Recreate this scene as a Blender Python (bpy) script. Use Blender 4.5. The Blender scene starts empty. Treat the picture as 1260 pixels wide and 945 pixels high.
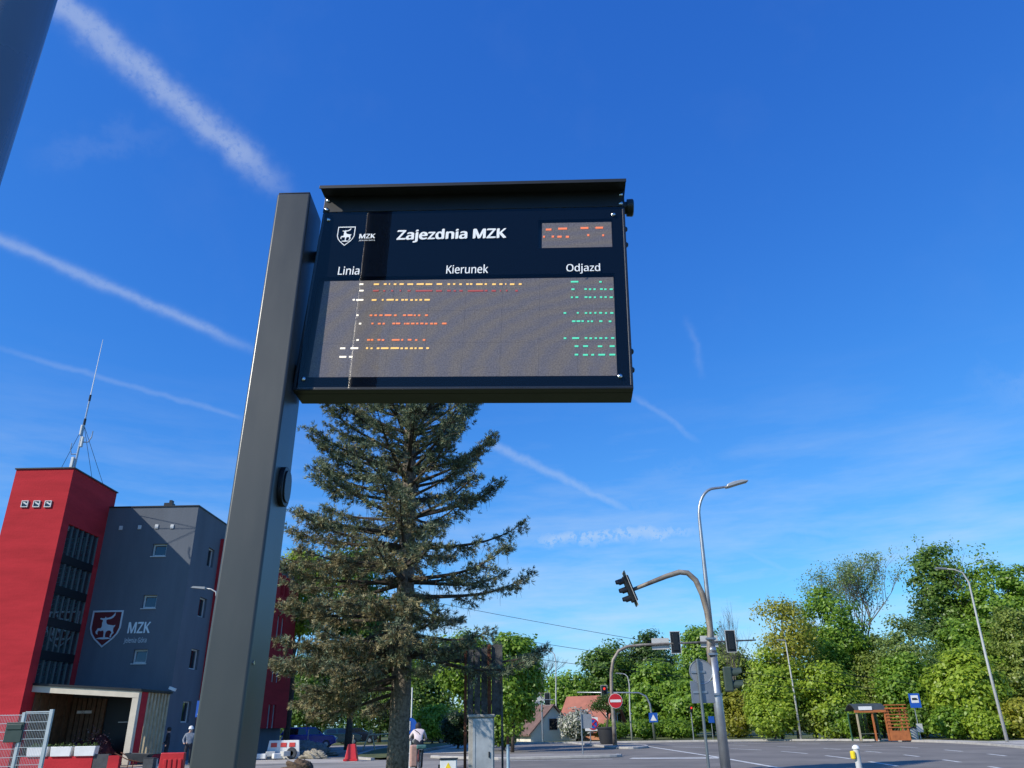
import bpy, bmesh, math, random
import numpy as np
from mathutils import Vector, Matrix, Euler
R_ = math.radians
random.seed(7); rng = np.random.default_rng(11)
S = bpy.context.scene
COL = S.collection

# ---------------------------------------------------------------- camera
EYE = Vector((0, 0, 1.6)); FOC = 946.0; PITCH = R_(23.84); ROLL = R_(1.05)
cF = Vector((0, math.cos(PITCH), math.sin(PITCH))); cU0 = Vector((0, -math.sin(PITCH), math.cos(PITCH))); cR0 = Vector((1, 0, 0))
cU = cU0*math.cos(ROLL)+cR0*math.sin(ROLL); cR = cR0*math.cos(ROLL)-cU0*math.sin(ROLL)
cam = bpy.data.cameras.new('camera'); cam.sensor_width = 36; cam.lens = FOC/1260*36; cam.clip_start = .05; cam.clip_end = 6000
camo = bpy.data.objects.new('camera', cam); COL.objects.link(camo); S.camera = camo
camo.matrix_world = Matrix(((cR.x, cU.x, -cF.x, 0), (cR.y, cU.y, -cF.y, 0), (cR.z, cU.z, -cF.z, EYE.z), (0, 0, 0, 1)))
def ray(px, py): return cR*((px-630)/FOC)-cU*((py-472.5)/FOC)+cF
def at(px, py, Y):                  # surveyed point at distance Y ahead
    d = ray(px, py); return EYE+d*(Y/d.y)
def onX(px, py, X):
    d = ray(px, py); return EYE+d*(X/d.x)
def gr(px, py, z=0):                # surveyed point on the ground
    d = ray(px, py); return EYE+d*((z-EYE.z)/d.z)

# ---------------------------------------------------------------- light, sky, exposure
SUN_EL = R_(36); SUN_DIR = Vector((-.832*math.cos(SUN_EL), -.555*math.cos(SUN_EL), math.sin(SUN_EL)))
sl = bpy.data.lights.new('sun', 'SUN'); sl.energy = 5.0; sl.angle = R_(.53); sl.color = (1, .94, .84)
so = bpy.data.objects.new('sun', sl); COL.objects.link(so); so.rotation_euler = SUN_DIR.to_track_quat('Z', 'Y').to_euler(); so.location = (-60, -40, 60)
S.view_settings.view_transform = 'Standard'; S.view_settings.look = 'None'; S.view_settings.exposure = 0; S.view_settings.gamma = 1
S.view_settings.use_curve_mapping = False
W = bpy.data.worlds.new('World'); S.world = W; W.use_nodes = True
nt = W.node_tree; nt.nodes.clear()
def N(t, typ, **k):
    n = t.nodes.new(typ)
    for a, b in k.items(): setattr(n, a, b)
    return n
def link(t, a, b): t.links.new(a, b)
def mth(t, op, a, b=None, c=None, clamp=False):
    n = N(t, 'ShaderNodeMath', operation=op); n.use_clamp = clamp
    for i, v in enumerate((a, b, c)):
        if v is None: continue
        if isinstance(v, (int, float)): n.inputs[i].default_value = v
        else: link(t, v, n.inputs[i])
    return n.outputs[0]
def vdot(t, a, vec):
    n = N(t, 'ShaderNodeVectorMath', operation='DOT_PRODUCT'); link(t, a, n.inputs[0]); n.inputs[1].default_value = vec
    return n.outputs['Value']
sky = N(nt, 'ShaderNodeTexSky'); sky.sky_type = 'NISHITA'; sky.sun_disc = False
sky.sun_elevation = SUN_EL; sky.sun_rotation = math.atan2(SUN_DIR.x, SUN_DIR.y); sky.altitude = 350
sky.air_density = 1.0; sky.dust_density = .05; sky.ozone_density = 6
sep = N(nt, 'ShaderNodeSeparateColor'); link(nt, sky.outputs[0], sep.inputs[0]); hs = N(nt, 'ShaderNodeCombineColor')
for ch, (g_, k_) in enumerate(((.54, 1.18), (.88, .95), (1.12, .57))):       # the phone's deep clear-air blue
    link(nt, mth(nt, 'MULTIPLY', mth(nt, 'POWER', mth(nt, 'MULTIPLY', sep.outputs[ch], .15), k_), g_/.15), hs.inputs[ch])
tc = N(nt, 'ShaderNodeTexCoord'); DIR = tc.outputs['Generated']
def noise(t, vec, scale, detail=4, rough=.55):
    n = N(t, 'ShaderNodeTexNoise'); n.inputs['Scale'].default_value = scale; n.inputs['Detail'].default_value = detail; n.inputs['Roughness'].default_value = rough
    if vec is not None: link(t, vec, n.inputs['Vector'])
    return n
wob = noise(nt, DIR, 34, 5).outputs['Fac']; puff = noise(nt, DIR, 118, 6, .7).outputs['Fac']; broad = noise(nt, DIR, 7, 5, .6).outputs['Fac']
total = None
def contrail(p0, p1, wpx, strength, ragged=.5, puffy=.5, fade0=.08, fade1=.12):
    """an aircraft trail along a great circle of the sky between two sky directions"""
    global total
    a = ray(*p0).normalized(); b = ray(*p1).normalized(); n = a.cross(b).normalized(); e = n.cross(a).normalized()
    tmax = math.atan2(b.dot(e), b.dot(a)); w = wpx/FOC*.38
    d = vdot(nt, DIR, n); u = vdot(nt, DIR, a); v = vdot(nt, DIR, e)
    t = mth(nt, 'DIVIDE', mth(nt, 'ARCTAN2', v, u), tmax)
    d = mth(nt, 'ADD', mth(nt, 'DIVIDE', d, w), mth(nt, 'MULTIPLY', mth(nt, 'SUBTRACT', wob, .5), ragged*5))
    g = mth(nt, 'POWER', 2.718, mth(nt, 'MULTIPLY', mth(nt, 'MULTIPLY', d, d), -1.1))
    up = mth(nt, 'DIVIDE', t, max(fade0, .001), clamp=True); dn = mth(nt, 'DIVIDE', mth(nt, 'SUBTRACT', 1, t), max(fade1, .001), clamp=True)
    g = mth(nt, 'MULTIPLY', mth(nt, 'MULTIPLY', g, up), dn)
    pm = mth(nt, 'ADD', mth(nt, 'MULTIPLY', mth(nt, 'SUBTRACT', puff, .45), puffy*5), 1-.2*puffy, clamp=True)
    g = mth(nt, 'MULTIPLY', mth(nt, 'MULTIPLY', g, pm), strength*.42)
    total = g if total is None else mth(nt, 'MAXIMUM', total, g)
contrail((40, -25), (366, 247), 36, .85, .42, .48, .02, .24)
contrail((-60, 268), (335, 440), 15, .62, .35, .35, .05, .25)
contrail((-60, 412), (320, 520), 9, .30, .5, .25, .3, .1)
contrail((600, 545), (800, 640), 14, .55, .5, .3, .05, .25)
contrail((772, 480), (868, 548), 11, .28, .7, .5, .2, .3)
contrail((640, 664), (905, 652), 26, 1.0, .6, 1.5, .15, .35)
contrail((620, 636), (1180, 664), 15, .34, .6, .35, .2, .3)
contrail((860, 655), (1030, 728), 10, .26, .5, .3, .1, .4)
contrail((660, 756), (930, 715), 9, .28, .5, .3, .2, .3)
contrail((880, 668), (1240, 682), 26, .22, .8, .5, .3, .3)
contrail((640, 700), (1010, 690), 8, .26, .5, .4, .2, .4)
contrail((690, 600), (960, 655), 22, .20, .8, .6, .3, .4)
contrail((900, 735), (1150, 655), 9, .20, .5, .4, .3, .3)
contrail((844, 385), (866, 470), 12, .16, .8, .5, .3, .3)
contrail((1180, 496), (1330, 466), 60, .20, .9, .7, .5, .2)
contrail((745, 625), (900, 560), 60, .16, .9, .8, .4, .4)
contrail((20, 190), (240, 165), 40, .10, .9, .6, .3, .4)
cir = mth(nt, 'MULTIPLY', mth(nt, 'SUBTRACT', broad, .54, clamp=True), .06)
total = mth(nt, 'MAXIMUM', total, cir)
# thin high haze, streaked, thickening low in the sky all round
sz_ = N(nt, 'ShaderNodeSeparateXYZ'); link(nt, DIR, sz_.inputs[0]); mpv = N(nt, 'ShaderNodeMapping'); mpv.inputs['Scale'].default_value = (2.2, 2.2, 13); link(nt, DIR, mpv.inputs['Vector'])
lowf = mth(nt, 'DIVIDE', mth(nt, 'SUBTRACT', .42, sz_.outputs[2]), .42, clamp=True); stk = noise(nt, mpv.outputs[0], 2.2, 6, .6).outputs['Fac']
hz_ = mth(nt, 'MULTIPLY', mth(nt, 'POWER', lowf, 1.4), mth(nt, 'MULTIPLY_ADD', mth(nt, 'SUBTRACT', stk, .42, clamp=True), 2.3, .08))
total = mth(nt, 'MAXIMUM', total, hz_)
mx = N(nt, 'ShaderNodeMix', data_type='RGBA'); link(nt, total, mx.inputs[0]); link(nt, hs.outputs[0], mx.inputs[6]); mx.inputs[7].default_value = (4.6, 5.2, 5.8, 1)
bg = N(nt, 'ShaderNodeBackground'); bg.inputs['Strength'].default_value = .15; link(nt, mx.outputs[2], bg.inputs['Color'])
wo = N(nt, 'ShaderNodeOutputWorld'); link(nt, bg.outputs[0], wo.inputs['Surface'])
S.cycles.max_bounces = 8; S.cycles.transparent_max_bounces = 12

# ---------------------------------------------------------------- materials
MATS = {}
def mat(name, rgb, rough=.6, metal=0, var=.12, vscale=3.0, bump=0, bscale=30, spec=.5, coat=0, emit=None, estr=0, rgb2=None, stretch=None):
    if name in MATS: return MATS[name]
    m = bpy.data.materials.new(name); m.use_nodes = True; t = m.node_tree; b = t.nodes['Principled BSDF']
    b.inputs['Roughness'].default_value = rough; b.inputs['Metallic'].default_value = metal
    b.inputs['Specular IOR Level'].default_value = spec; b.inputs['Coat Weight'].default_value = coat
    c = (*rgb, 1)
    geo = N(t, 'ShaderNodeTexCoord')
    if var or rgb2:
        vec = geo.outputs['Object']
        if stretch:
            mp_ = N(t, 'ShaderNodeMapping'); mp_.inputs['Scale'].default_value = stretch; link(t, vec, mp_.inputs['Vector']); vec = mp_.outputs[0]
        n = noise(t, vec, vscale, 6, .62)
        r = N(t, 'ShaderNodeValToRGB'); r.color_ramp.elements[0].position = .3; r.color_ramp.elements[1].position = .7
        lo = tuple(x*(1-var) for x in rgb); hi = rgb2 if rgb2 else tuple(min(1, x*(1+var)) for x in rgb)
        r.color_ramp.elements[0].color = (*lo, 1); r.color_ramp.elements[1].color = (*hi, 1)
        link(t, n.outputs['Fac'], r.inputs['Fac']); link(t, r.outputs[0], b.inputs['Base Color'])
        rr = mth(t, 'MULTIPLY_ADD', n.outputs['Fac'], .16, rough-.08, clamp=True); link(t, rr, b.inputs['Roughness'])
    else: b.inputs['Base Color'].default_value = c
    if bump:
        n2 = noise(t, geo.outputs['Object'], bscale, 5, .6); bp = N(t, 'ShaderNodeBump'); bp.inputs['Strength'].default_value = bump; bp.inputs['Distance'].default_value = .03
        link(t, n2.outputs['Fac'], bp.inputs['Height']); link(t, bp.outputs[0], b.inputs['Normal'])
    if emit: b.inputs['Emission Color'].default_value = (*emit, 1); b.inputs['Emission Strength'].default_value = estr
    MATS[name] = m; return m
def leafmat(name, dark, light, trans=.35, rough=.42):
    m = bpy.data.materials.new(name); m.use_nodes = True; t = m.node_tree; t.nodes.clear()
    g = N(t, 'ShaderNodeNewGeometry'); r = N(t, 'ShaderNodeValToRGB'); link(t, g.outputs['Random Per Island'], r.inputs['Fac'])
    r.color_ramp.elements[0].color = (*dark, 1); r.color_ramp.elements[1].color = (*light, 1)
    d = N(t, 'ShaderNodeBsdfPrincipled'); d.inputs['Roughness'].default_value = rough; d.inputs['Specular IOR Level'].default_value = .45; link(t, r.outputs[0], d.inputs['Base Color'])
    tr = N(t, 'ShaderNodeBsdfTranslucent')
    hv = N(t, 'ShaderNodeHueSaturation'); hv.inputs['Hue'].default_value = .495; hv.inputs['Value'].default_value = 1.25; link(t, r.outputs[0], hv.inputs['Color']); link(t, hv.outputs[0], tr.inputs['Color'])
    ms = N(t, 'ShaderNodeMixShader'); ms.inputs[0].default_value = trans; link(t, d.outputs[0], ms.inputs[1]); link(t, tr.outputs[0], ms.inputs[2])
    o = N(t, 'ShaderNodeOutputMaterial'); link(t, ms.outputs[0], o.inputs['Surface']); return m
def glassmat(name, tint=(1, 1, 1), refl=1.0, rough=.0, ior=1.5):
    m = bpy.data.materials.new(name); m.use_nodes = True; t = m.node_tree; t.nodes.clear()
    fr = N(t, 'ShaderNodeFresnel'); ge = N(t, 'ShaderNodeNewGeometry')       # a thin sheet reflects alike from both sides
    link(t, mth(t, 'MULTIPLY_ADD', ge.outputs['Backfacing'], 1/ior-ior, ior), fr.inputs['IOR'])
    gl = N(t, 'ShaderNodeBsdfGlossy'); gl.inputs['Roughness'].default_value = rough; gl.inputs['Color'].default_value = (refl, refl, refl, 1)
    tr = N(t, 'ShaderNodeBsdfTransparent'); tr.inputs['Color'].default_value = (*tint, 1)
    ms = N(t, 'ShaderNodeMixShader'); link(t, fr.outputs[0], ms.inputs[0]); link(t, tr.outputs[0], ms.inputs[1]); link(t, gl.outputs[0], ms.inputs[2])
    o = N(t, 'ShaderNodeOutputMaterial'); link(t, ms.outputs[0], o.inputs['Surface']); return m

# ---------------------------------------------------------------- mesh helpers
class MB:
    def __init__(s): s.v = []; s.f = []
    def add(s, vs, fs):
        o = len(s.v); s.v += [tuple(p) for p in vs]; s.f += [tuple(i+o for i in q) for q in fs]; return s
    def box(s, c, d, M=None):
        x, y, z = d[0]/2, d[1]/2, d[2]/2
        vs = [Vector((a*x, b*y, e*z)) for a in (-1, 1) for b in (-1, 1) for e in (-1, 1)]
        if M is not None: vs = [M@p for p in vs]
        vs = [p+Vector(c) for p in vs]
        return s.add(vs, [(0, 1, 3, 2), (4, 6, 7, 5), (0, 4, 5, 1), (2, 3, 7, 6), (0, 2, 6, 4), (1, 5, 7, 3)])
    def bb(s, x0, x1, y0, y1, z0, z1): return s.box(((x0+x1)/2, (y0+y1)/2, (z0+z1)/2), (abs(x1-x0), abs(y1-y0), abs(z1-z0)))
    def tube(s, pts, r, n=8, cap=True):
        pts = [Vector(p) for p in pts]; k = len(pts); rs = r if isinstance(r, (list, tuple)) else [r]*k
        up = None; o = len(s.v)
        for i, p in enumerate(pts):
            t = (pts[min(i+1, k-1)]-pts[max(i-1, 0)])
            if t.length < 1e-9: t = Vector((0, 0, 1))
            t.normalize()
            if up is None: up = Vector((1, 0, 0)) if abs(t.x) < .9 else Vector((0, 1, 0))
            b = t.cross(up).normalized(); up = b.cross(t).normalized()
            for j in range(n):
                a = 2*math.pi*j/n; s.v.append(tuple(p+(up*math.cos(a)+b*math.sin(a))*rs[i]))
        for i in range(k-1):
            for j in range(n):
                s.f.append((o+i*n+j, o+i*n+(j+1) % n, o+(i+1)*n+(j+1) % n, o+(i+1)*n+j))
        if cap: s.f.append(tuple(o+j for j in range(n))[::-1]); s.f.append(tuple(o+(k-1)*n+j for j in range(n)))
        return s
    def lathe(s, prof, n=16, c=(0, 0, 0), axis='z'):
        o = len(s.v)
        for (r, h) in prof:
            for j in range(n):
                a = 2*math.pi*j/n; x, y = r*math.cos(a), r*math.sin(a)
                p = (x, y, h) if axis == 'z' else ((x, h, y) if axis == 'y' else (h, x, y))
                s.v.append((p[0]+c[0], p[1]+c[1], p[2]+c[2]))
        for i in range(len(prof)-1):
            for j in range(n): s.f.append((o+i*n+j, o+i*n+(j+1) % n, o+(i+1)*n+(j+1) % n, o+(i+1)*n+j))
        s.f.append(tuple(o+j for j in range(n))); s.f.append(tuple(o+(len(prof)-1)*n+j for j in range(n)))
        return s
    def prism(s, poly, a, b, axis='y'):
        """extrude polygon: axis y -> poly is (x,z); axis z -> (x,y); axis x -> (y,z)"""
        n = len(poly)
        def P(q, h): return (q[0], h, q[1]) if axis == 'y' else ((q[0], q[1], h) if axis == 'z' else (h, q[0], q[1]))
        return s.add([P(q, a) for q in poly]+[P(q, b) for q in poly], [tuple(range(n))[::-1], tuple(range(n, 2*n))]+[(i, (i+1) % n, n+(i+1) % n, n+i) for i in range(n)])
    def build(s, name, m, parent=None, smooth=False, bevel=0, fix=True, seg=2):
        me = bpy.data.meshes.new(name); me.from_pydata(s.v, [], s.f)
        if fix:
            bm = bmesh.new(); bm.from_mesh(me); bmesh.ops.recalc_face_normals(bm, faces=bm.faces)
            big = [f for f in bm.faces if len(f.verts) > 4]
            if big: bmesh.ops.triangulate(bm, faces=big)
            bm.to_mesh(me); bm.free()
        return mk(name, me, m, parent, smooth, bevel, seg)
def mk(name, me, m, parent=None, smooth=False, bevel=0, seg=2):
    for q in (m if isinstance(m, (list, tuple)) else [m]): me.materials.append(q)
    if smooth:
        me.polygons.foreach_set('use_smooth', [True]*len(me.polygons)); 
        if smooth != 'full': me.set_sharp_from_angle(angle=R_(40))
    o = bpy.data.objects.new(name, me); COL.objects.link(o)
    if parent is not None: o.parent = parent
    if bevel:
        b = o.modifiers.new('bevel', 'BEVEL'); b.width = bevel; b.segments = seg; b.limit_method = 'ANGLE'; b.angle_limit = R_(40)
    return o
def tag(o, label=None, cat=None, group=None, kind=None):
    if label: o['label'] = label
    if cat: o['category'] = cat
    if group: o['group'] = group
    if kind: o['kind'] = kind
    return o
def thing(name, label, cat, loc=(0, 0, 0), rz=0, group=None, rot=None):
    o = bpy.data.objects.new(name, None); COL.objects.link(o); o.location = loc; o.rotation_euler = rot if rot else (0, 0, rz); o.empty_display_size = .2
    return tag(o, label, cat, group)
def copy_tree(o, parent=None):
    c = o.copy(); COL.objects.link(c); c.parent = parent
    for ch in list(o.children): copy_tree(ch, c)
    return c
def raw(name, V, F, m, parent=None, smooth=False):
    """fast mesh from numpy arrays; F is (n,k) with k=3 or 4"""
    me = bpy.data.meshes.new(name); V = np.asarray(V, np.float32); F = np.asarray(F, np.int32); n, k = F.shape
    me.vertices.add(len(V)); me.vertices.foreach_set('co', V.ravel()); me.loops.add(n*k); me.loops.foreach_set('vertex_index', F.ravel())
    me.polygons.add(n); me.polygons.foreach_set('loop_start', np.arange(0, n*k, k, dtype=np.int32)); me.update(calc_edges=True)
    return mk(name, me, m, parent, smooth)
try: FONT = bpy.data.fonts.load(bpy.utils.system_resource('DATAFILES', path='fonts')+'/NotoSansHebrew-Regular.woff2')   # a plain sans face that ships with Blender
except Exception: FONT = None
def text(name, s, m, parent, x0, x1, zb, zt, y, bold=0, ref=None):
    """lettering fitted to a box: x0..x1 wide, zb baseline to zt cap height measured on the ref letter; bold thickens the strokes"""
    def mesh_of(st):
        cu = bpy.data.curves.new('t', 'FONT'); cu.body = st; cu.size = 1; cu.resolution_u = 5
        if FONT: cu.font = FONT
        ob = bpy.data.objects.new('t', cu); COL.objects.link(ob); bpy.context.view_layer.update()
        me = bpy.data.meshes.new_from_object(ob.evaluated_get(bpy.context.evaluated_depsgraph_get())); bpy.data.objects.remove(ob)
        return np.array([v.co[:] for v in me.vertices]), [tuple(p.vertices) for p in me.polygons]
    V, F = mesh_of(s); CV, _ = mesh_of(ref or s[0]); z0, z1 = CV[:, 1].min(), CV[:, 1].max(); n = len(V); mb = MB(); xm = V[:, 0].min()
    sx = (x1-x0)/(V[:, 0].max()-xm+bold); sz = (zt-zb)/(z1-z0+bold*.6)
    k = 1 if not bold else 5
    for i in range(k):
        t = i/(k-1) if k > 1 else 0; dx = bold*t; dz = bold*.6*((i*2 % 5)/4) if k > 1 else 0
        mb.add([(x0+(v[0]-xm+dx)*sx, y-.00012*i*max(1, (zt-zb)*10), zb+(v[1]-z0+dz)*sz) for v in V], F)
    return mb.build(name, m, parent, fix=False)
def wall_cells(mb, u0, u1, z0, z1, holes, put):
    us = sorted({u0, u1, *[h[0] for h in holes], *[h[1] for h in holes]}); zs = sorted({z0, z1, *[h[2] for h in holes], *[h[3] for h in holes]})
    for a, b in zip(us, us[1:]):
        run = None
        for c, d in zip(zs, zs[1:]):
            inside = any(h[0] <= (a+b)/2 <= h[1] and h[2] <= (c+d)/2 <= h[3] for h in holes)
            if inside:
                if run: put(mb, a, b, *run); run = None
            else: run = (run[0], d) if run else (c, d)
        if run: put(mb, a, b, *run)
def arc(c, r, a0, a1, n=10, plane='xz'):
    out = []
    for i in range(n+1):
        a = a0+(a1-a0)*i/n; u, v = r*math.cos(a), r*math.sin(a)
        out.append((c[0]+u, c[1], c[2]+v) if plane == 'xz' else (c[0]+u, c[1]+v, c[2]))
    return out

M_galv = mat('galvanised_steel', (.36, .38, .40), .42, .75, .16, 2.5)
M_lamp = mat('pale_lamp_steel', (.50, .50, .48), .45, .2, .12, 2)
M_pole = mat('grey_painted_pole', (.20, .22, .235), .32, .55, .1, 2)
M_black = mat('black_plastic', (.012, .013, .014), .38, 0, .2, 8)
M_white = mat('white_paint', (.74, .74, .71), .5, 0, .08, 3)
M_yellow = mat('yellow_paint', (.85, .62, .02), .45, 0, .1, 6)
M_redp = mat('red_plastic', (.55, .02, .025), .4, 0, .12, 4)
M_bark = mat('bark', (.10, .078, .06), .9, 0, .45, 7, .8, 18)
M_rust = mat('rusted_steel', (.13, .045, .022), .8, .2, .5, 9, .3, 40)

# ================================================================ GROUND AND ROADS
M_grass = mat('grass_ground', (.060, .085, .022), .95, 0, .4, .9, .6, 9, rgb2=(.13, .15, .045))
M_asph = mat('asphalt', (.176, .160, .140), .88, 0, .30, .30, .3, 60)
M_asph2 = mat('worn_asphalt', (.27, .25, .22), .9, 0, .22, .4, .25, 60)
M_conc = mat('pale_concrete', (.42, .39, .34), .9, 0, .2, .8, .3, 30)
M_kerb = mat('kerb_concrete', (.40, .385, .355), .85, 0, .18, 2, .2, 40)
M_line = mat('road_paint', (.62, .62, .58), .7, 0, .25, 2.2)
def flat(name, pts, z, m, parent=None):
    return MB().add([(x, y, z) for x, y in pts], [tuple(range(len(pts)))]).build(name, m, parent)
def structure(o): o['kind'] = 'structure'; return o
structure(MB().add([(-2500, -2500, 0), (2500, -2500, 0), (2500, 3500, 0), (-2500, 3500, 0)], [(0, 1, 2, 3)]).build('ground', M_grass))
FAR = [(-120, 96), (-40, 84), (-8, 76.5), (4.2, 71.6), (10.5, 70), (18.5, 68.4), (22.9, 66), (26.2, 61.8), (27.6, 56), (27.4, 51.2), (25.9, 43.8), (22.5, 32), (18, 18), (14, 0), (11, -40)]
NEAR = [(3.2, -40), (3.2, 8), (1.0, 24), (-3, 33.5), (-14, 35.5), (-60, 36), (-120, 40)]
road = structure(flat('road', FAR+NEAR, .004, M_asph))
structure(flat('forecourt', [(-120, 40), (-60, 36.2), (-14, 35.7), (-3.1, 33.8), (-1.6, 40.6), (-6.4, 43.2), (-7.6, 44.6), (-12, 50), (-12, 79), (-60, 85), (-120, 94)], .010, M_asph2))
def strip(pts, o0, o1, z0, z1):
    """solid band following a polyline, from offset o0 to o1 to its left"""
    P = [Vector((p[0], p[1], 0)) for p in pts]; mb = MB(); L = []; 
    for i, p in enumerate(P):
        t = (P[min(i+1, len(P)-1)]-P[max(i-1, 0)]).normalized(); n = Vector((-t.y, t.x, 0)); L.append((p+n*o0, p+n*o1))
    vs = [];
    for a, b in L: vs += [(a.x, a.y, z0), (b.x, b.y, z0), (b.x, b.y, z1), (a.x, a.y, z1)]
    fs = []
    for i in range(len(L)-1):
        k = i*4
        for q in range(4): fs.append((k+q, k+(q+1) % 4, k+4+(q+1) % 4, k+4+q))
    fs += [(0, 1, 2, 3), tuple(len(vs)-4+q for q in range(4))]
    return mb.add(vs, fs)
def smoothpts(pts, n=3):
    for _ in range(n):
        q = [pts[0]]
        for a, b in zip(pts, pts[1:]): q += [(a[0]*.75+b[0]*.25, a[1]*.75+b[1]*.25), (a[0]*.25+b[0]*.75, a[1]*.25+b[1]*.75)]
        pts = q+[pts[-1]]
    return pts
FK = smoothpts(FAR[2:], 2)
structure(strip(FK, 0, .16, 0, .13).build('kerb', M_kerb))
structure(strip(FK, .163, 1.75, 0, .105).build('pavement', M_conc))
structure(flat('pavement', [(27.9, 52), (60, 66), (60, 60), (27.2, 45.5)], .118, M_conc))
structure(flat('pavement', [(-60, 43.2), (-8.2, 41.4), (-7.6, 43.6), (-12.3, 47.6), (-60, 50)], .018, M_conc))
structure(strip([(-7.4, 43.8), (-9.2, 47), (-10.2, 60), (-9.8, 76)], 0, .2, 0, .12).build('kerb', M_kerb))
structure(flat('grass_verge', [(-7.25, 43.9), (-9.05, 47), (-10.0, 60), (-9.6, 77), (-5.4, 74), (-6.6, 56), (-6.3, 45.2)], .11, M_grass))
structure(strip([(-6.2, 45.2), (-6.5, 56), (-5.2, 74)], 0, .2, 0, .115).build('kerb', M_kerb))
structure(flat('pavement', [(-6.1, 52), (-5.0, 71.5), (-1.4, 69.8), (-3.2, 52)], .02, M_conc))
# traffic islands: raised, rounded, kerbed
def island(name, pts):
    pts = smoothpts(pts+[pts[0]], 2)[:-1]
    o = MB().prism(pts, 0, .14, 'z').build(name, M_kerb, None, False, .03); structure(o)
    c = Vector((sum(p[0] for p in pts)/len(pts), sum(p[1] for p in pts)/len(pts)))
    inn = [(c.x+(p[0]-c.x)*.93, c.y+(p[1]-c.y)*.90) for p in pts]
    flat('paving', inn, .148, M_asph2, o); return o
island('traffic_island', [(-14, 41.8), (-1, 41.2), (3.2, 41.5), (5.2, 42.0), (5.0, 43.0), (3, 44.3), (0, 45.6), (-6, 46.2), (-14, 46.2)][1:8])
island('traffic_island', [(4.4, 69.5), (5.6, 60), (6.2, 54.6), (7.4, 53.6), (8.8, 56.0), (8.6, 62), (7.2, 69.0)])
# painted markings
def line(name, a, b, w=.14, z=.0085):
    a = Vector((a[0], a[1])); b = Vector((b[0], b[1])); t = (b-a).normalized(); n = Vector((-t.y, t.x))*w/2
    return structure(flat(name, [tuple(a+n), tuple(a-n), tuple(b-n), tuple(b+n)], z, M_line))
def dashes(pts, on, off, w=.14):
    P = [Vector(p) for p in smoothpts(pts, 2)]; acc = 0; cyc = on+off; seg = []
    mbv = []; mbf = []
    for a, b in zip(P, P[1:]):
        L = (b-a).length; t = (b-a)/L; n = Vector((-t.y, t.x))*w/2; s = 0
        while s < L:
            ph = (acc+s) % cyc; step = min((on-ph) if ph < on else (cyc-ph), L-s)+1e-6
            if ph < on:
                p, q = a+t*s, a+t*(s+step); k = len(mbv)
                for v in (p+n, p-n, q-n, q+n): mbv.append((v.x, v.y, .0085))
                mbf.append((k, k+1, k+2, k+3))
            s += step
        acc += L
    return structure(MB().add(mbv, mbf).build('lane_marking', M_line))
line('lane_marking', (8.95, 59), (9.33, 40), .22); line('lane_marking', (9.33, 39.8), (9.2, 27), .2)
line('lane_marking', (5.3, 40.6), (9.2, 39.3), .9)
line('lane_marking', (-3, 40.35), (4.4, 40.2), .2)
dashes([(11.5, 66.5), (17.5, 63.0), (21, 57), (22.3, 48), (21.0, 37), (16, 18), (10, -30)], 2.2, 3.2, .16)
dashes([(10.8, 62), (15.2, 57.5), (17.6, 50), (18, 42), (16.6, 32), (13, 16)], 2.0, 3.0, .16)
dashes([(10.3, 57), (13.2, 51), (14.4, 44), (14, 34), (11, 16)], 3.5, 2.5, .16)
line('lane_marking', (14.5, 70.2-2.0), (22.3, 65.2), .16)
dashes([(-5, 68.5), (3.8, 65.5)], 2.5, 1.5, .3)

# ================================================================ DEPOT BUILDING
YT, YG = 40.0, 44.4
TX = at(91, 576.5, YT).x; TXL = at(20.4, 577.5, YT).x; TZ = at(91, 576.5, YT).z; GX = at(244.5, 623, YG).x; GZ = at(244.5, 623, YG).z
M_red = mat('red_render', (.475, .034, .042), .9, 0, .16, .7, .4, 12, .1, stretch=(.5, .5, 2.6))
M_grey = mat('slate_blue_render', (.132, .148, .172), .9, 0, .12, .5, .3, 14, .2, stretch=(1.6, 1.6, .35))
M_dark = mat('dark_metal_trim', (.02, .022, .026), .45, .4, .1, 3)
M_frame = mat('window_frame_white', (.60, .61, .60), .45, 0, .06, 3)
M_alu = mat('aluminium_mullion', (.17, .19, .20), .4, .5, .1, 3)
M_pane = mat('window_glass', (.012, .016, .022), .04, 0, .1, 1, 0, 1, 1.0)
G_stair = glassmat('stair_glass', (.55, .66, .66), 1.0, .01, 2.3)
M_int = mat('stair_interior', (.20, .23, .24), .8, 0, .15, 1)
M_steel = mat('railing_steel', (.55, .56, .55), .35, .5, .1, 3)
bld = thing('depot_building', 'red stair tower and slate blue office block with a crest on its wall', 'building', (0, 0, 0))
# tower
gl0 = onX(85.6, 644.8, TX); gl1 = onX(122, 661, TX); gy0, gy1 = gl0.y-.05, gl1.y; gz1 = (gl0.z+gl1.z)/2; gz0 = onX(44, 842, TX).z
tw = MB()
tw.bb(TXL, TX, YT, YT+.35, 0, TZ)                                       # front
tw.bb(TXL, TXL+.35, YT+.35, YG+.5, 0, TZ); tw.bb(TXL+.35, TX, YG+.15, YG+.5, 0, TZ)
wall_cells(tw, YT+.35, YG+.15, 0, TZ, [(gy0, gy1, gz0, gz1)], lambda mb, a, b, c, d: mb.bb(TX-.35, TX, a, b, c, d))
tw.bb(TXL+.35, TX-.35, YT+.35, YG+.15, TZ-.5, TZ-.2)
tower = tw.build('stair_tower', M_red, bld)
cp = MB().bb(TXL-.06, TX+.06, YT-.06, YG+.56, TZ+.002, TZ+.07).build('parapet_coping', M_dark, tower)
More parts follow.
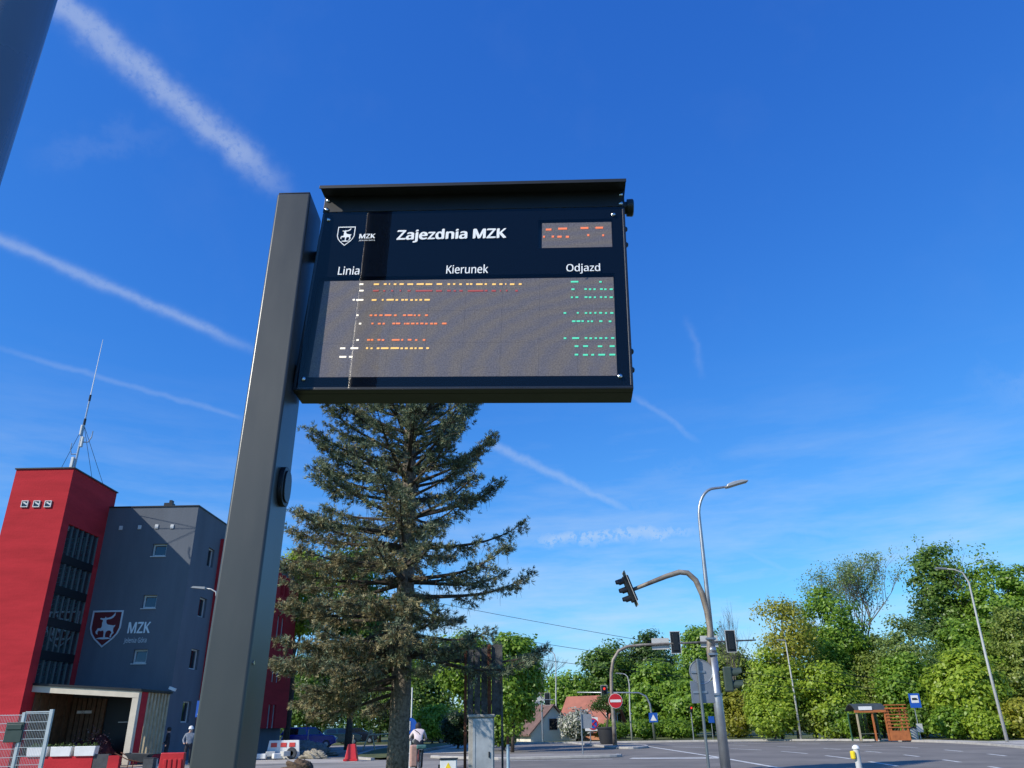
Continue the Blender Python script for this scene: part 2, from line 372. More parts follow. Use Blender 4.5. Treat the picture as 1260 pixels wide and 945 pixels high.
for a in (31, 45.5, 59.5):
    c = at(a, 620.3, YT); f = MB()
    for dx, dz, sx, sz in ((0, .16, .36, .04), (0, -.16, .36, .04), (-.16, 0, .04, .28), (.16, 0, .04, .28)): f.box((c.x+dx, YT-.03, c.z+dz), (sx, .08, sz))
    fo = f.build('vent_window', M_frame, tower)
    MB().box((c.x, YT-.015, c.z), (.28, .02, .28)).build('pane', M_pane, fo)
    MB().box((c.x+.02, YT-.04, c.z+.03), (.25, .03, .07), Matrix.Rotation(.5, 3, 'Y')).build('louvre', M_frame, fo)
# stair glazing: columns x storeys
NC, NR = 6, 5
ys = [gy0+(gy1-gy0)*i/NC for i in range(NC+1)]; H = (gz1-gz0)/NR; sp = .42
for i in range(NC+1):
    MB().bb(TX-.16, TX-.02, ys[i]-.016, ys[i]+.016, gz0, gz1).build('mullion', M_alu, tower)
for j in range(NR):
    z0 = gz0+j*H; z1 = z0+H-(sp if j < NR-1 else 0)
    for i in range(NC):
        MB().bb(TX-.10, TX-.085, ys[i]+.03, ys[i+1]-.03, z0+.02, z1-.02).build('pane', G_stair, tower)
    if j < NR-1: MB().bb(TX-.30, TX-.012, gy0+.02, gy1-.02, z1, z1+sp).build('spandrel_band', M_dark, tower)
for j in range(NR):
    z0 = gz0+j*H; zz = z0-.2
    MB().bb(TXL+.4, TX-.32, gy0, gy0+1.6, zz-.2, zz).build('stair_landing', M_int, tower)
    st = MB()
    for k in range(9): st.bb(TXL+.5, TX-.5, gy0+1.6+k*.28-.02, gy0+1.9+k*.28, zz+k*H/18-.05, zz+k*H/18+.12)
    st.build('stair_flight', M_int, tower)
    rl = MB(); a, b = Vector((TX-.42, gy0+.1, zz+1.0)), Vector((TX-.42, gy1-.1, zz+1.0+H/2))
    for q in range(4): rl.tube([a-Vector((0, 0, .24*q)), b-Vector((0, 0, .24*q))], .022, 5)
    for q in range(6):
        p = a.lerp(b, q/5); rl.tube([p, p-Vector((0, 0, .95))], .02, 5)
    rl.build('stair_railing', M_steel, tower)
# office block: front wall
WZ = lambda py, px=190: at(px, py, YG).z
wins = [(186, 206, 669, 684.5), (174, 193.8, 732, 748.5), (162, 182, 799, 816.5), (147, 160, 872, 888)]
holes = []
for a, b, c, d in wins:
    p = at(a, d, YG); q = at(b, c, YG); holes.append((p.x, q.x, p.z, q.z))
BACK = 66.0
fw = MB(); wall_cells(fw, TX-.2, GX, 0, GZ, holes, lambda mb, a, b, c, d: mb.bb(a, b, YG, YG+.34, c, d))
# side wall (receding): grey then red wing
sw = []
for a, b, c, d in ((255.5, 263, 678, 694.5), (244.5, 253.5, 739, 756), (234, 244, 802.5, 820), (224, 234, 867, 885)):
    p = onX(a, (c+d)/2, GX); q = onX(b, (c+d)/2, GX); zc = (p.z+q.z)/2; sw.append((p.y, q.y, zc-.55, zc+.55))
YR = onX(266, 700, GX).y+.1
wall_cells(fw, YG+.34, YR, 0, GZ, sw, lambda mb, a, b, c, d: mb.bb(GX-.34, GX, a, b, c, d))
fw.bb(TX-.2, GX-.34, YG+.5, BACK, GZ-.6, GZ-.25); fw.bb(TXL, TXL+.3, YG+.6, BACK, 0, GZ); fw.bb(TXL+.3, GX-.3, BACK, BACK+.3, 0, GZ)
office = fw.build('office_block', M_grey, bld)
MB().bb(TX+.003, GX+.05, YG-.05, YG+.39, GZ+.003, GZ+.07).build('parapet_coping', M_dark, office)
MB().bb(GX-.39, GX+.05, YG+.392, BACK, GZ+.003, GZ+.07).build('parapet_coping', M_dark, office)
MB().bb(TX-.2, GX-.36, YG+.36, YG+.45, 0, GZ-.3).build('inner_lining', M_dark, office)
MB().bb(GX-.45, GX-.36, YG+.46, YR, 0, GZ-.7).build('inner_lining', M_dark, office)
for (x0, x1, z0, z1) in holes:
    f = MB(); t = .09
    f.bb(x0, x1, YG+.16, YG+.24, z0, z0+t).bb(x0, x1, YG+.16, YG+.24, z1-t, z1).bb(x0, x0+t, YG+.16, YG+.24, z0+t, z1-t).bb(x1-t, x1, YG+.16, YG+.24, z0+t, z1-t)
    fo = f.build('window', M_frame, office)
    MB().add([(x0+t, YG+.175, z0+t), (x1-t, YG+.175, z0+t), (x1-t, YG+.235, z1-t), (x0+t, YG+.235, z1-t)], [(0, 1, 2, 3)]).build('pane', M_pane, fo)
    MB().bb(x0-.04, x1+.04, YG-.06, YG+.158, z0-.05, z0-.003).build('sill', M_frame, fo)
for (y0, y1, z0, z1) in sw:
    f = MB(); t = .07
    f.bb(GX-.22, GX-.14, y0, y1, z0, z0+t).bb(GX-.22, GX-.14, y0, y1, z1-t, z1).bb(GX-.22, GX-.14, y0, y0+t, z0+t, z1-t).bb(GX-.22, GX-.14, y1-t, y1, z0+t, z1-t)
    fo = f.build('window', M_frame, office); MB().bb(GX-.20, GX-.19, y0+t, y1-t, z0+t, z1-t).build('pane', M_pane, fo)
for a, b in ((148.8, 649.7), (172, 648.9), (193, 648), (212, 648)):
    c = at(a, b, YG); MB().box((c.x, YG-.02, c.z), (.2, .06, .24)).build('wall_vent', M_frame, office, False, .015)
# red bay and red wing on the side
rz1 = onX(272, 664, GX).z; rz0 = onX(243, 859.6, GX).z
wy = []
for k in range(4):
    for j in range(4): wy.append((YR+1.6+k*3.6, YR+2.35+k*3.6, 1.6+j*3.15, 3.2+j*3.15)); wy.append((YR+2.75+k*3.6, YR+3.5+k*3.6, 1.6+j*3.15, 3.2+j*3.15))
rw = MB(); wall_cells(rw, YR+.003, BACK, rz0, rz1, wy, lambda mb, a, b, c, d: mb.bb(GX-.3, GX+.42, a, b, c, d))
wing = rw.build('red_wing', M_red, bld)
MB().bb(GX-.3, GX-.003, YR+.003, BACK, rz1+.002, GZ).build('upper_wall', M_grey, wing)
MB().bb(GX-.3, GX-.003, YR+.003, BACK, 0, rz0-.002).build('lower_wall', M_grey, wing)
MB().bb(GX-.28, GX-.1, YR+.1, BACK-.1, rz0+.1, rz1-.1).build('inner_lining', M_dark, wing)
for (y0, y1, z0, z1) in wy:
    if z1 > rz1: continue
    f = MB(); t = .06
    f.bb(GX+.2, GX+.28, y0, y1, z0, z0+t).bb(GX+.2, GX+.28, y0, y1, z1-t, z1).bb(GX+.2, GX+.28, y0, y0+t, z0+t, z1-t).bb(GX+.2, GX+.28, y1-t, y1, z0+t, z1-t)
    fo = f.build('window', M_frame, wing); MB().bb(GX+.22, GX+.23, y0+t, y1-t, z0+t, z1-t).build('pane', M_pane, fo)
c = at(208.7, 621, YG+1); MB().box((c.x, YG+1, GZ+.2), (.5, .4, .55)).box((c.x+.1, YG+1, GZ+.5), (.16, .3, .3)).tube([(c.x-.3, YG+1, GZ-.1), (c.x-.3, YG+1, GZ+.5)], .05, 6).build('roof_vent', M_dark, office)
c = at(214, 848, YG); MB().tube([(c.x, YG, c.z), (c.x, YG-.3, c.z+.05)], .03, 6).box((c.x+.08, YG-.38, c.z), (.36, .16, .14), Matrix.Rotation(.35, 3, 'Y')).build('wall_camera', M_white, office)
# crest: silver shield with a stag on a mound, and the lettering
M_silver = mat('silver_letter', (.62, .66, .72), .35, .2, .05, 3); M_maroon = mat('maroon_field', (.13, .006, .012), .6, 0, .05, 3)
SHIELD = [(0, 1), (1, 1), (1, .52), (.93, .36), (.80, .22), (.5, 0), (.20, .22), (.07, .36), (0, .52)]
STAG = [(.30, .80), (.36, .785), (.43, .79), (.455, .83), (.47, .80), (.55, .80), (.64, .83), (.71, .885), (.75, .955), (.755, .87), (.70, .80), (.62, .765), (.52, .755), (.49, .735), (.50, .67), (.55, .615), (.66, .60), (.76, .585), (.81, .60), (.80, .555), (.765, .52), (.77, .45), (.80, .39), (.74, .32), (.745, .265), (.70, .27), (.70, .345), (.735, .40), (.68, .45), (.60, .455), (.545, .42), (.53, .34), (.545, .265), (.49, .265), (.485, .35), (.475, .42), (.44, .46), (.36, .44), (.30, .46), (.265, .41), (.29, .35), (.235, .365), (.205, .42), (.26, .515), (.36, .52), (.385, .58), (.37, .66), (.39, .72), (.37, .745), (.31, .755), (.28, .775)]
MOUND = [(.25, .235), (.36, .265), (.5, .275), (.64, .265), (.77, .235), (.5, .215)]
def inset(poly, k): return [(.5+(x-.5)*k, .5+(y-.52)*k+.02) for x, y in poly]
def crest(parent, x0, x1, z0, z1, y, step, m_out, m_in, solid):
    T = lambda poly: [(x0+(x1-x0)*a, z0+(z1-z0)*b) for a, b in poly]
    sh = T(SHIELD); inn = T(inset(SHIELD, .91)); mb = MB(); n = len(sh)
    vs = [(a, y-step, b) for a, b in sh]+[(a, y-step, b) for a, b in inn]+[(a, y, b) for a, b in sh]+[(a, y, b) for a, b in inn]
    fs = []
    for i in range(n):
        j = (i+1) % n; fs += [(i, j, n+j, n+i), (i, j, 2*n+j, 2*n+i), (n+i, n+j, 3*n+j, 3*n+i)]
    s_ = mb.add(vs, fs).build('crest_shield', m_out, parent)
    if solid: MB().prism(T(inset(SHIELD, .905)), y-step*.5, y-.001).build('crest_field', m_in, s_)
    MB().prism(T(STAG), y-step, y-step*.55 if solid else y).build('stag', m_out, s_)
    MB().prism(T(MOUND), y-step, y-step*.55 if solid else y).build('mound', m_out, s_)
    return s_
p, q = at(116, 797, YG), at(151, 751, YG)
crest(office, at(117, 755, YG).x-.1, at(152, 755, YG).x, p.z, q.z, YG-.004, .06, M_silver, M_maroon, True)
p, q = at(155.5, 779.5, YG), at(186, 768, YG)
text('lettering', 'MZK', M_silver, office, p.x+.05, q.x, p.z, p.z+.60, YG-.03, .05)
text('lettering', 'Jelenia Góra', M_silver, office, p.x-.05, q.x-.1, p.z-.56, p.z-.24, YG-.03, .0, 'J')
# porch
PY = 40.6
M_cream = mat('cream_render', (.62, .55, .43), .85, 0, .1, 2); M_wood = mat('brown_timber', (.15, .085, .045), .7, 0, .35, 4, .2, 20); M_ply = mat('pale_timber', (.42, .35, .22), .7, 0, .25, 3)
porch = thing('entrance_porch', 'cream framed porch with timber slats at the foot of the red tower', 'porch', (0, 0, 0))
a, b = at(29, 843, PY), at(171.5, 852, PY); PX0, PX1 = a.x-.55, b.x; zl, zr = a.z+.05, b.z+.05; bt = .30
pr = lambda poly, y0, y1, nm, m, par: MB().prism(poly, y0, y1).build(nm, m, par)
pr([(PX0, zl), (PX1, zr), (PX1, zr-bt), (PX0, zl-bt)], PY, PY+.3, 'beam', M_cream, porch)
pr([(PX0-.05, zl+.11), (PX1+.1, zr+.11), (PX1+.1, zr+.003), (PX0-.05, zl+.003)], PY-.06, YG-.06, 'roof', M_dark, porch)
MB().bb(PX0, PX0+.32, PY, PY+.3, .12, zl-bt-.002).build('pier', M_cream, porch)
MB().bb(PX1-.30, PX1, PY, PY+.3, .12, zr-bt-.002).build('pier', M_cream, porch)
MB().bb(PX1-.02, PX1+.03, PY+.303, PY+.95, .12, zr-.02).build('side_panel', M_red, porch)
for k in range(7):
    y0 = PY+1.05+k*.40; MB().bb(PX1-.08, PX1+.0, y0, y0+.2, .5, zr-.01-.0*k).build('side_slat', M_ply, porch)
MB().bb(PX1-.07, PX1-.01, PY+.96, YG-.1, .2, .48).build('side_rail', M_red, porch)
for k in range(9):
    y0 = PY+.32+k*.41; MB().bb(TX+.02, TX+.10+.05*(k % 2), y0, y0+.36, .2, zl-.40-k*.0).build('wall_plank', M_wood, porch)
    x0 = PX0+.33+k*.165; 
for k in range(10):
    x0 = PX0+.45+k*.26; MB().bb(x0, x0+.2, YG-.14-.04*(k % 2), YG-.04, .2, zl-.5-.012*k).build('wall_plank', M_wood, porch)
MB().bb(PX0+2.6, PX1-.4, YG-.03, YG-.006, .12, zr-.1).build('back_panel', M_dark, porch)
c = at(105, 875, YG-.1); MB().box((c.x, YG-.12, 2.55), (.8, .12, .14)).build('door_light', M_white, porch)
MB().bb(c.x-.5, c.x+.5, YG-.09, YG-.035, .13, 2.2).build('door', M_pane, porch)
lw = thing('low_wall', 'low red plinth wall in front of the porch with white planters', 'wall', (0, PY-.6, 0))
MB().bb(PX0+1.6, PX0+5.0, -.12, .12, 0, .55).build('plinth', M_red, lw)
MB().bb(PX1-.62, PX1-.1, -.12, .12, 0, .55).build('plinth', M_red, lw)
M_geo = mat('dark_grey_sheet', (.05, .055, .06), .7, 0, .3, 3, .3, 8)
MB().bb(PX0+5.02, PX1-.63, -.10, .14, 0, .62).build('cover_sheet', M_geo, lw)
M_leafg = leafmat('small_leaves', (.03, .06, .015), (.10, .16, .04))
def leaves(name, C_, n, sp, size, m, parent, flat_=.0):
    C_ = np.asarray(C_, float).reshape(-1, 3); k = len(C_); P = np.repeat(C_, n, 0)+rng.normal(0, 1, (k*n, 3))*np.asarray(sp)
    return leafquads(name, P, size, m, parent, flat_)
def leafquads(name, P, size, m, parent, flat_=0., asp=.62, nrm=None):
    n = len(P); A = rng.normal(0, 1, (n, 3)); A[:, 2] *= (1-flat_)
    if nrm is not None:                                                  # leaves turn their faces outward and up
        Q = nrm/np.maximum(np.linalg.norm(nrm, axis=1)[:, None], 1e-6)+np.array([0, 0, .45])+rng.normal(0, .42, (n, 3)); Q /= np.linalg.norm(Q, axis=1)[:, None]; A -= (A*Q).sum(1)[:, None]*Q
    A /= np.linalg.norm(A, axis=1)[:, None]
    B = rng.normal(0, 1, (n, 3)) if nrm is None else np.cross(Q, A); B -= (B*A).sum(1)[:, None]*A; B /= np.linalg.norm(B, axis=1)[:, None]
    s = size*rng.uniform(.6, 1.35, (n, 1)); V = np.stack([P-A*s, P-B*s*asp+A*s*.15, P+A*s, P+B*s*asp+A*s*.15], 1).reshape(-1, 3)
    return raw(name, V, np.arange(n*4).reshape(n, 4), m, parent)
PLAB = ['white planter box nearest the gate on the low red wall', 'white planter box in the middle of the low red wall', 'white planter box beside the grey sheet on the low red wall']
for k in range(3):
    p = thing('planter', PLAB[k], 'planter', (PX0+2.35+k*1.12, PY-.6, .552), 0, 'white planters on the porch wall')
    MB().prism([(-.5, .42), (.5, .42), (.46, 0), (-.46, 0)], -.2, .2).build('box', M_white, p, False, .02)
    leaves('plant', [(x, 0, .46) for x in (-.36, -.12, .15, .38)], 26, (.07, .08, .06), .055, M_leafg, p)['kind'] = 'stuff'
# heap under the porch
def lump(name, r, m, parent, seed, c=(0, 0, 0), n=22, amp=.2, rough=.03):
    rg = np.random.default_rng(seed); mb = MB(); fr = rg.uniform(1.5, 5, (6, 3)); ph = rg.uniform(0, 6, 6); vs = []
    k = n//2
    for i in range(k+1):
        th = math.pi/2*i/k
        for j in range(n):
            a = 2*math.pi*j/n; d = np.array([math.cos(a)*math.sin(th), math.sin(a)*math.sin(th), math.cos(th)])
            f = 1+amp*sum(math.sin((fr[q]*d).sum()*2+ph[q]) for q in range(6))/2.4+(rg.normal(0, rough) if i else 0)
            vs.append((c[0]+d[0]*r[0]*f, c[1]+d[1]*r[1]*f, c[2]+d[2]*r[2]*f))
    fs = [(i*n+j, i*n+(j+1) % n, (i+1)*n+(j+1) % n, (i+1)*n+j) for i in range(k) for j in range(n)]
    return mb.add(vs, fs).build(name, m, parent, 'full')
hp = lump('flower_bed_heap', (1.3, .6, 1.1), mat('dark_maroon_foliage', (.05, .006, .01), .7, 0, .3, 5), None, 5, (0, 0, 0)); hp.location = (at(115, 905, 42.5).x, 42.6, .12)
tag(hp, 'dark maroon leafy shrub with pale specks in the shade of the porch', 'shrub')
leaves('leaf_cluster', [(-.6, -.3, 1.0), (-.2, -.45, .8), (.3, -.4, 1.1), (.7, -.3, .9), (0, -.2, 1.45), (-.7, -.3, .6), (.5, -.45, .6)], 45, (.2, .12, .2), .05, leafmat('maroon_leaves', (.06, .008, .015), (.35, .25, .26)), hp)['kind'] = 'stuff'
# antenna mast on the tower
am = thing('antenna_mast', 'slim radio mast with whip aerial on the red tower roof', 'antenna', (at(92, 574, YT+.5).x, YT+.5, TZ-.2))
hb = at(118, 455, YT+.5); HT = at(127, 418, YT+.5).z-TZ+.2; HM = at(111, 487, YT+.5).z-TZ+.2
MB().tube([(0, 0, 0), (0, 0, HM*.62)], .055, 8).tube([(0, 0, HM*.62), (0, 0, HM)], .042, 8).build('mast', M_galv, am, True)
MB().tube([(0, 0, HM), (0, 0, HT)], [.032, .016], 6).build('whip_aerial', M_white, am, True)
MB().tube([(0, 0, HM*.62), (0, 0, HM*.7)], .07, 8).tube([(0, 0, HM*.93), (0, 0, HM*1.01)], .06, 8).build('collar', M_black, am)
for x, z, s in ((-.16, .7, .15), (.13, 1.9, .11), (-.05, 2.6, .10)): MB().box((x, -.05, z), (s, .16, .6)).build('radio_box', M_frame, am, False, .02)
for x, z in ((.45, 2.2), (-.35, 1.5)): MB().tube([(0, 0, z-.3), (x, 0, z-.3), (x*1.3, 0, z), (x*1.3, 0, z+.35)], .028, 6).build('dipole', M_galv, am)
MB().tube([(0, 0, HM*.62), (-1.5, 1.0, .2)], .014, 4).tube([(0, 0, HM*.62), (.55, 2.2, .1)], .014, 4).tube([(0, 0, HM*.62), (-.4, 3, .1)], .014, 4).build('guy_wire', M_dark, am)

# ================================================================ HOUSES
M_hw = mat('house_render', (.74, .69, .58), .9, 0, .1, 1); M_tile = mat('brown_roof_tile', (.16, .095, .075), .8, 0, .25, 2, .3, 12); M_tile2 = mat('orange_roof_tile', (.36, .13, .085), .8, 0, .2, 1, .3, 8)
def house(label, c, w, d, eave, ridge, m_w, m_r, rz, wins, chim):
    """gable faces local -y"""
    h = thing('house', label, 'house', c, rz)
    MB().prism([(-w/2, 0), (w/2, 0), (w/2, eave), (0, ridge), (-w/2, eave)], 0, d).build('wall', m_w, h)
    rf = MB(); ov = .35; k = (ridge-eave)/(w/2)
    for s in (-1, 1):
        rf.prism([(0, ridge+.16), (0, ridge+.01), (s*(w/2+ov), eave-k*ov+.01), (s*(w/2+ov), eave-k*ov+.16)], -ov, d+ov)
    r = rf.build('roof', m_r, h)
    if chim: MB().bb(chim[0]-.3, chim[0]+.3, chim[1]-.3, chim[1]+.3, ridge-1, ridge+.9).build('chimney', m_w, r)
    for x, z, ww, hh in wins:
        f = MB().bb(x-ww/2-.07, x+ww/2+.07, -.05, -.003, z-.07, z+hh+.07).build('window', M_frame, h); MB().bb(x-ww/2, x+ww/2, -.07, -.052, z, z+hh).build('pane', M_pane, f)
    return h
house('small white gabled house with brown roof beyond the road', (at(681, 905, 82).x, 82, 0), 5.0, 6, .8, 3.15, M_hw, M_tile, R_(27), [(0, 1.0, .9, 1.0)], (0, 3.5))
house('house with orange tiled roof behind the potted tree', (at(757, 900, 86).x, 86, 0), 5.6, 5, 1.0, 4.0, mat('orange_render', (.45, .20, .11), .9, 0, .1, 1), M_tile2, R_(60), [(-1.5, 1.2, .9, 1.2), (1.2, 1.2, .9, 1.2)], None)

# ================================================================ DEPARTURE BOARD
POST_ROT = (Matrix.Rotation(R_(-.65), 3, 'Z')@Matrix.Rotation(R_(-2.84), 3, 'X')).to_euler()
SIGN_ROT = (Matrix.Rotation(R_(-3.18), 3, 'Z')@Matrix.Rotation(R_(-3.15), 3, 'X')@Matrix.Rotation(R_(2.32), 3, 'Y')).to_euler()
ST = Vector((-.7531, 2.3908, 2.6486))
M_olive = mat('grey_powder_coat', (.058, .060, .055), .34, .15, .13, 5, .03, 700, .6, stretch=(1, 1, .22))
M_house = mat('black_powder_coat', (.010, .0105, .012), .42, .1, .1, 10, .03, 500)
M_hood2 = mat('dark_powder_coat', (.016, .017, .018), .45, .1, .1, 8)
M_bezel = mat('black_glass_backing', (.003, .0045, .008), .7, 0, 0, spec=0)
M_print = mat('white_print', (.80, .82, .84), .6, 0, .03, 30)
M_bolt = mat('stainless_bolt', (.62, .62, .62), .22, 1, 0)
post = thing('sign_post', 'dark grey rectangular steel post carrying the departure board', 'post', ST+Vector((-.006, 0, 0)), rot=POST_ROT)
x0, x1, y0, y1 = .0088-.1272, .0088, -.0614, .1093
zg = -2.66
MB().bb(x0, x1, y0, y1, zg, .806).build('profile', M_olive, post, True, .008, seg=3)
MB().bb(x0+.004, x1-.004, y0+.004, y1-.004, .8065, .8125).build('cap', M_house, post, True, .002)
# oval intercom on the right hand side
def ovalpts(hy, hz, n=28): return [(hy*math.copysign(abs(math.cos(a))**.75, math.cos(a)), hz*math.copysign(abs(math.sin(a))**.75, math.sin(a))) for a in [2*math.pi*i/n for i in range(n)]]
zc = -.335; yc = .028
ic = MB().prism([(yc+a, zc+b) for a, b in ovalpts(.046, .064)], x1+.0005, x1+.016, 'x').build('call_button', M_house, post, True, .004)
MB().prism([(yc+a, zc+b) for a, b in ovalpts(.034, .052)], x1+.0162, x1+.021, 'x').build('button_face', M_black, ic, True, .002)
MB().lathe([(.0, -.016), (.009, -.013), (.012, -.006), (.012, 0)], 12, (x0, 0, -.072), 'x').build('side_bolt', M_bolt, post, True)
MB().lathe([(.006, .0), (.006, .003)], 12, (x1, -.03, -.88), 'x').build('side_bolt', M_bolt, post, True)
MB().box((.03, .075, .10), (.06, .03, .06)).box((.035, .095, .62), (.07, .02, .04)).build('mounting_bracket', M_house, post)
MB().box((-.055, .024, zg+.012), (.34, .36, .024)).build('base_plate', M_house, post)

SW, SH, SD = 1.15, .758, .1093
board = thing('departure_board', 'black LED bus departure board with hood hanging from the grey post', 'sign', ST+Vector((.006, 0, 0)), rot=SIGN_ROT)
hb = MB().bb(0, SW, .030, SD, 0, .835)                                   # back shell
hb.bb(0, SW, 0, .0295, 0, .012).bb(0, .010, 0, .0295, .0125, .758).bb(SW-.010, SW, 0, .0295, .0125, .758)
hb.build('housing', M_house, board, False, .002)
MB().bb(0, SW, -.004, .0295, .7605, .8345).build('header_plate', M_hood2, board, False, .0015)
# hood: sheet with a folded lip, swept forward
hd = MB().prism([(.060, .8375), (-.066, .8330), (-.066, .8215), (-.069, .8215), (-.069, .8362), (.060, .8405)], -.004, SW+.004, 'x')
hd.build('hood', M_hood2, board, False, .0008)
# bezel with two windows, glass sheet in front
WX0, WX1, WZ0, WZ1 = .046, 1.099, .0535, .451; KX0, KX1, KZ0, KZ1 = .842, 1.099, .5805, .6995
bz = MB(); wall_cells(bz, .0105, SW-.0105, .0125, .7575, [(WX0-.02, WX1+.004, WZ0-.004, WZ1+.012), (KX0-.014, KX1+.004, KZ0-.003, KZ1+.008)], lambda m_, a, b, c, d: m_.bb(a, b, .001, .006, c, d))
bezel = bz.build('bezel', M_bezel, board)
G_front = glassmat('front_glass', (.96, .97, .98), 1.0, .0, 1.44)
MB().add([(.004, -.0035, .004), (SW-.004, -.0035, .004), (SW-.004, -.0035, .7585), (.004, -.0035, .7585)], [(0, 1, 2, 3)]).build('front_glass', G_front, board)
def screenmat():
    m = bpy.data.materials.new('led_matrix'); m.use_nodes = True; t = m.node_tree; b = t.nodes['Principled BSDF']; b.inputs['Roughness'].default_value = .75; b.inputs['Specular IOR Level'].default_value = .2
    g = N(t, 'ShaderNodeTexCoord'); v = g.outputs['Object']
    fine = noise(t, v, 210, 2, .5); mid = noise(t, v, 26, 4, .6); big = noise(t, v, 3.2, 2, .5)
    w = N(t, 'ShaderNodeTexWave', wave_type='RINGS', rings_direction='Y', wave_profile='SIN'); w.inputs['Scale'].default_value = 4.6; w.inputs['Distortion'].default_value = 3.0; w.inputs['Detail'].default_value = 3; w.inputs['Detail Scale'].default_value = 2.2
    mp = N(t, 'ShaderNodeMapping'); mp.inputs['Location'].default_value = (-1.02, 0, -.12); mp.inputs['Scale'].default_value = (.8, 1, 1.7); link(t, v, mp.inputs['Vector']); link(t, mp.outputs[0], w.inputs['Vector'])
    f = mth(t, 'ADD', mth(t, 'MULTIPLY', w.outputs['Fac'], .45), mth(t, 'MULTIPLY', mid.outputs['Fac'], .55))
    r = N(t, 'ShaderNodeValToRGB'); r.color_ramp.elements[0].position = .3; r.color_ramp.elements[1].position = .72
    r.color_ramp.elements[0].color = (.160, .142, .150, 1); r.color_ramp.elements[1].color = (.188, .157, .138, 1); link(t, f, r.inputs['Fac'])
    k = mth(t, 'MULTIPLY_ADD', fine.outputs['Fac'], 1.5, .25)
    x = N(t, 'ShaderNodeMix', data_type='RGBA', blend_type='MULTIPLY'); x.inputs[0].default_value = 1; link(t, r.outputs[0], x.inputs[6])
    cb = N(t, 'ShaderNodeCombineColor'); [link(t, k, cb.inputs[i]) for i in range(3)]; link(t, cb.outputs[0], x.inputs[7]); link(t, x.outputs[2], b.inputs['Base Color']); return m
M_led = screenmat()
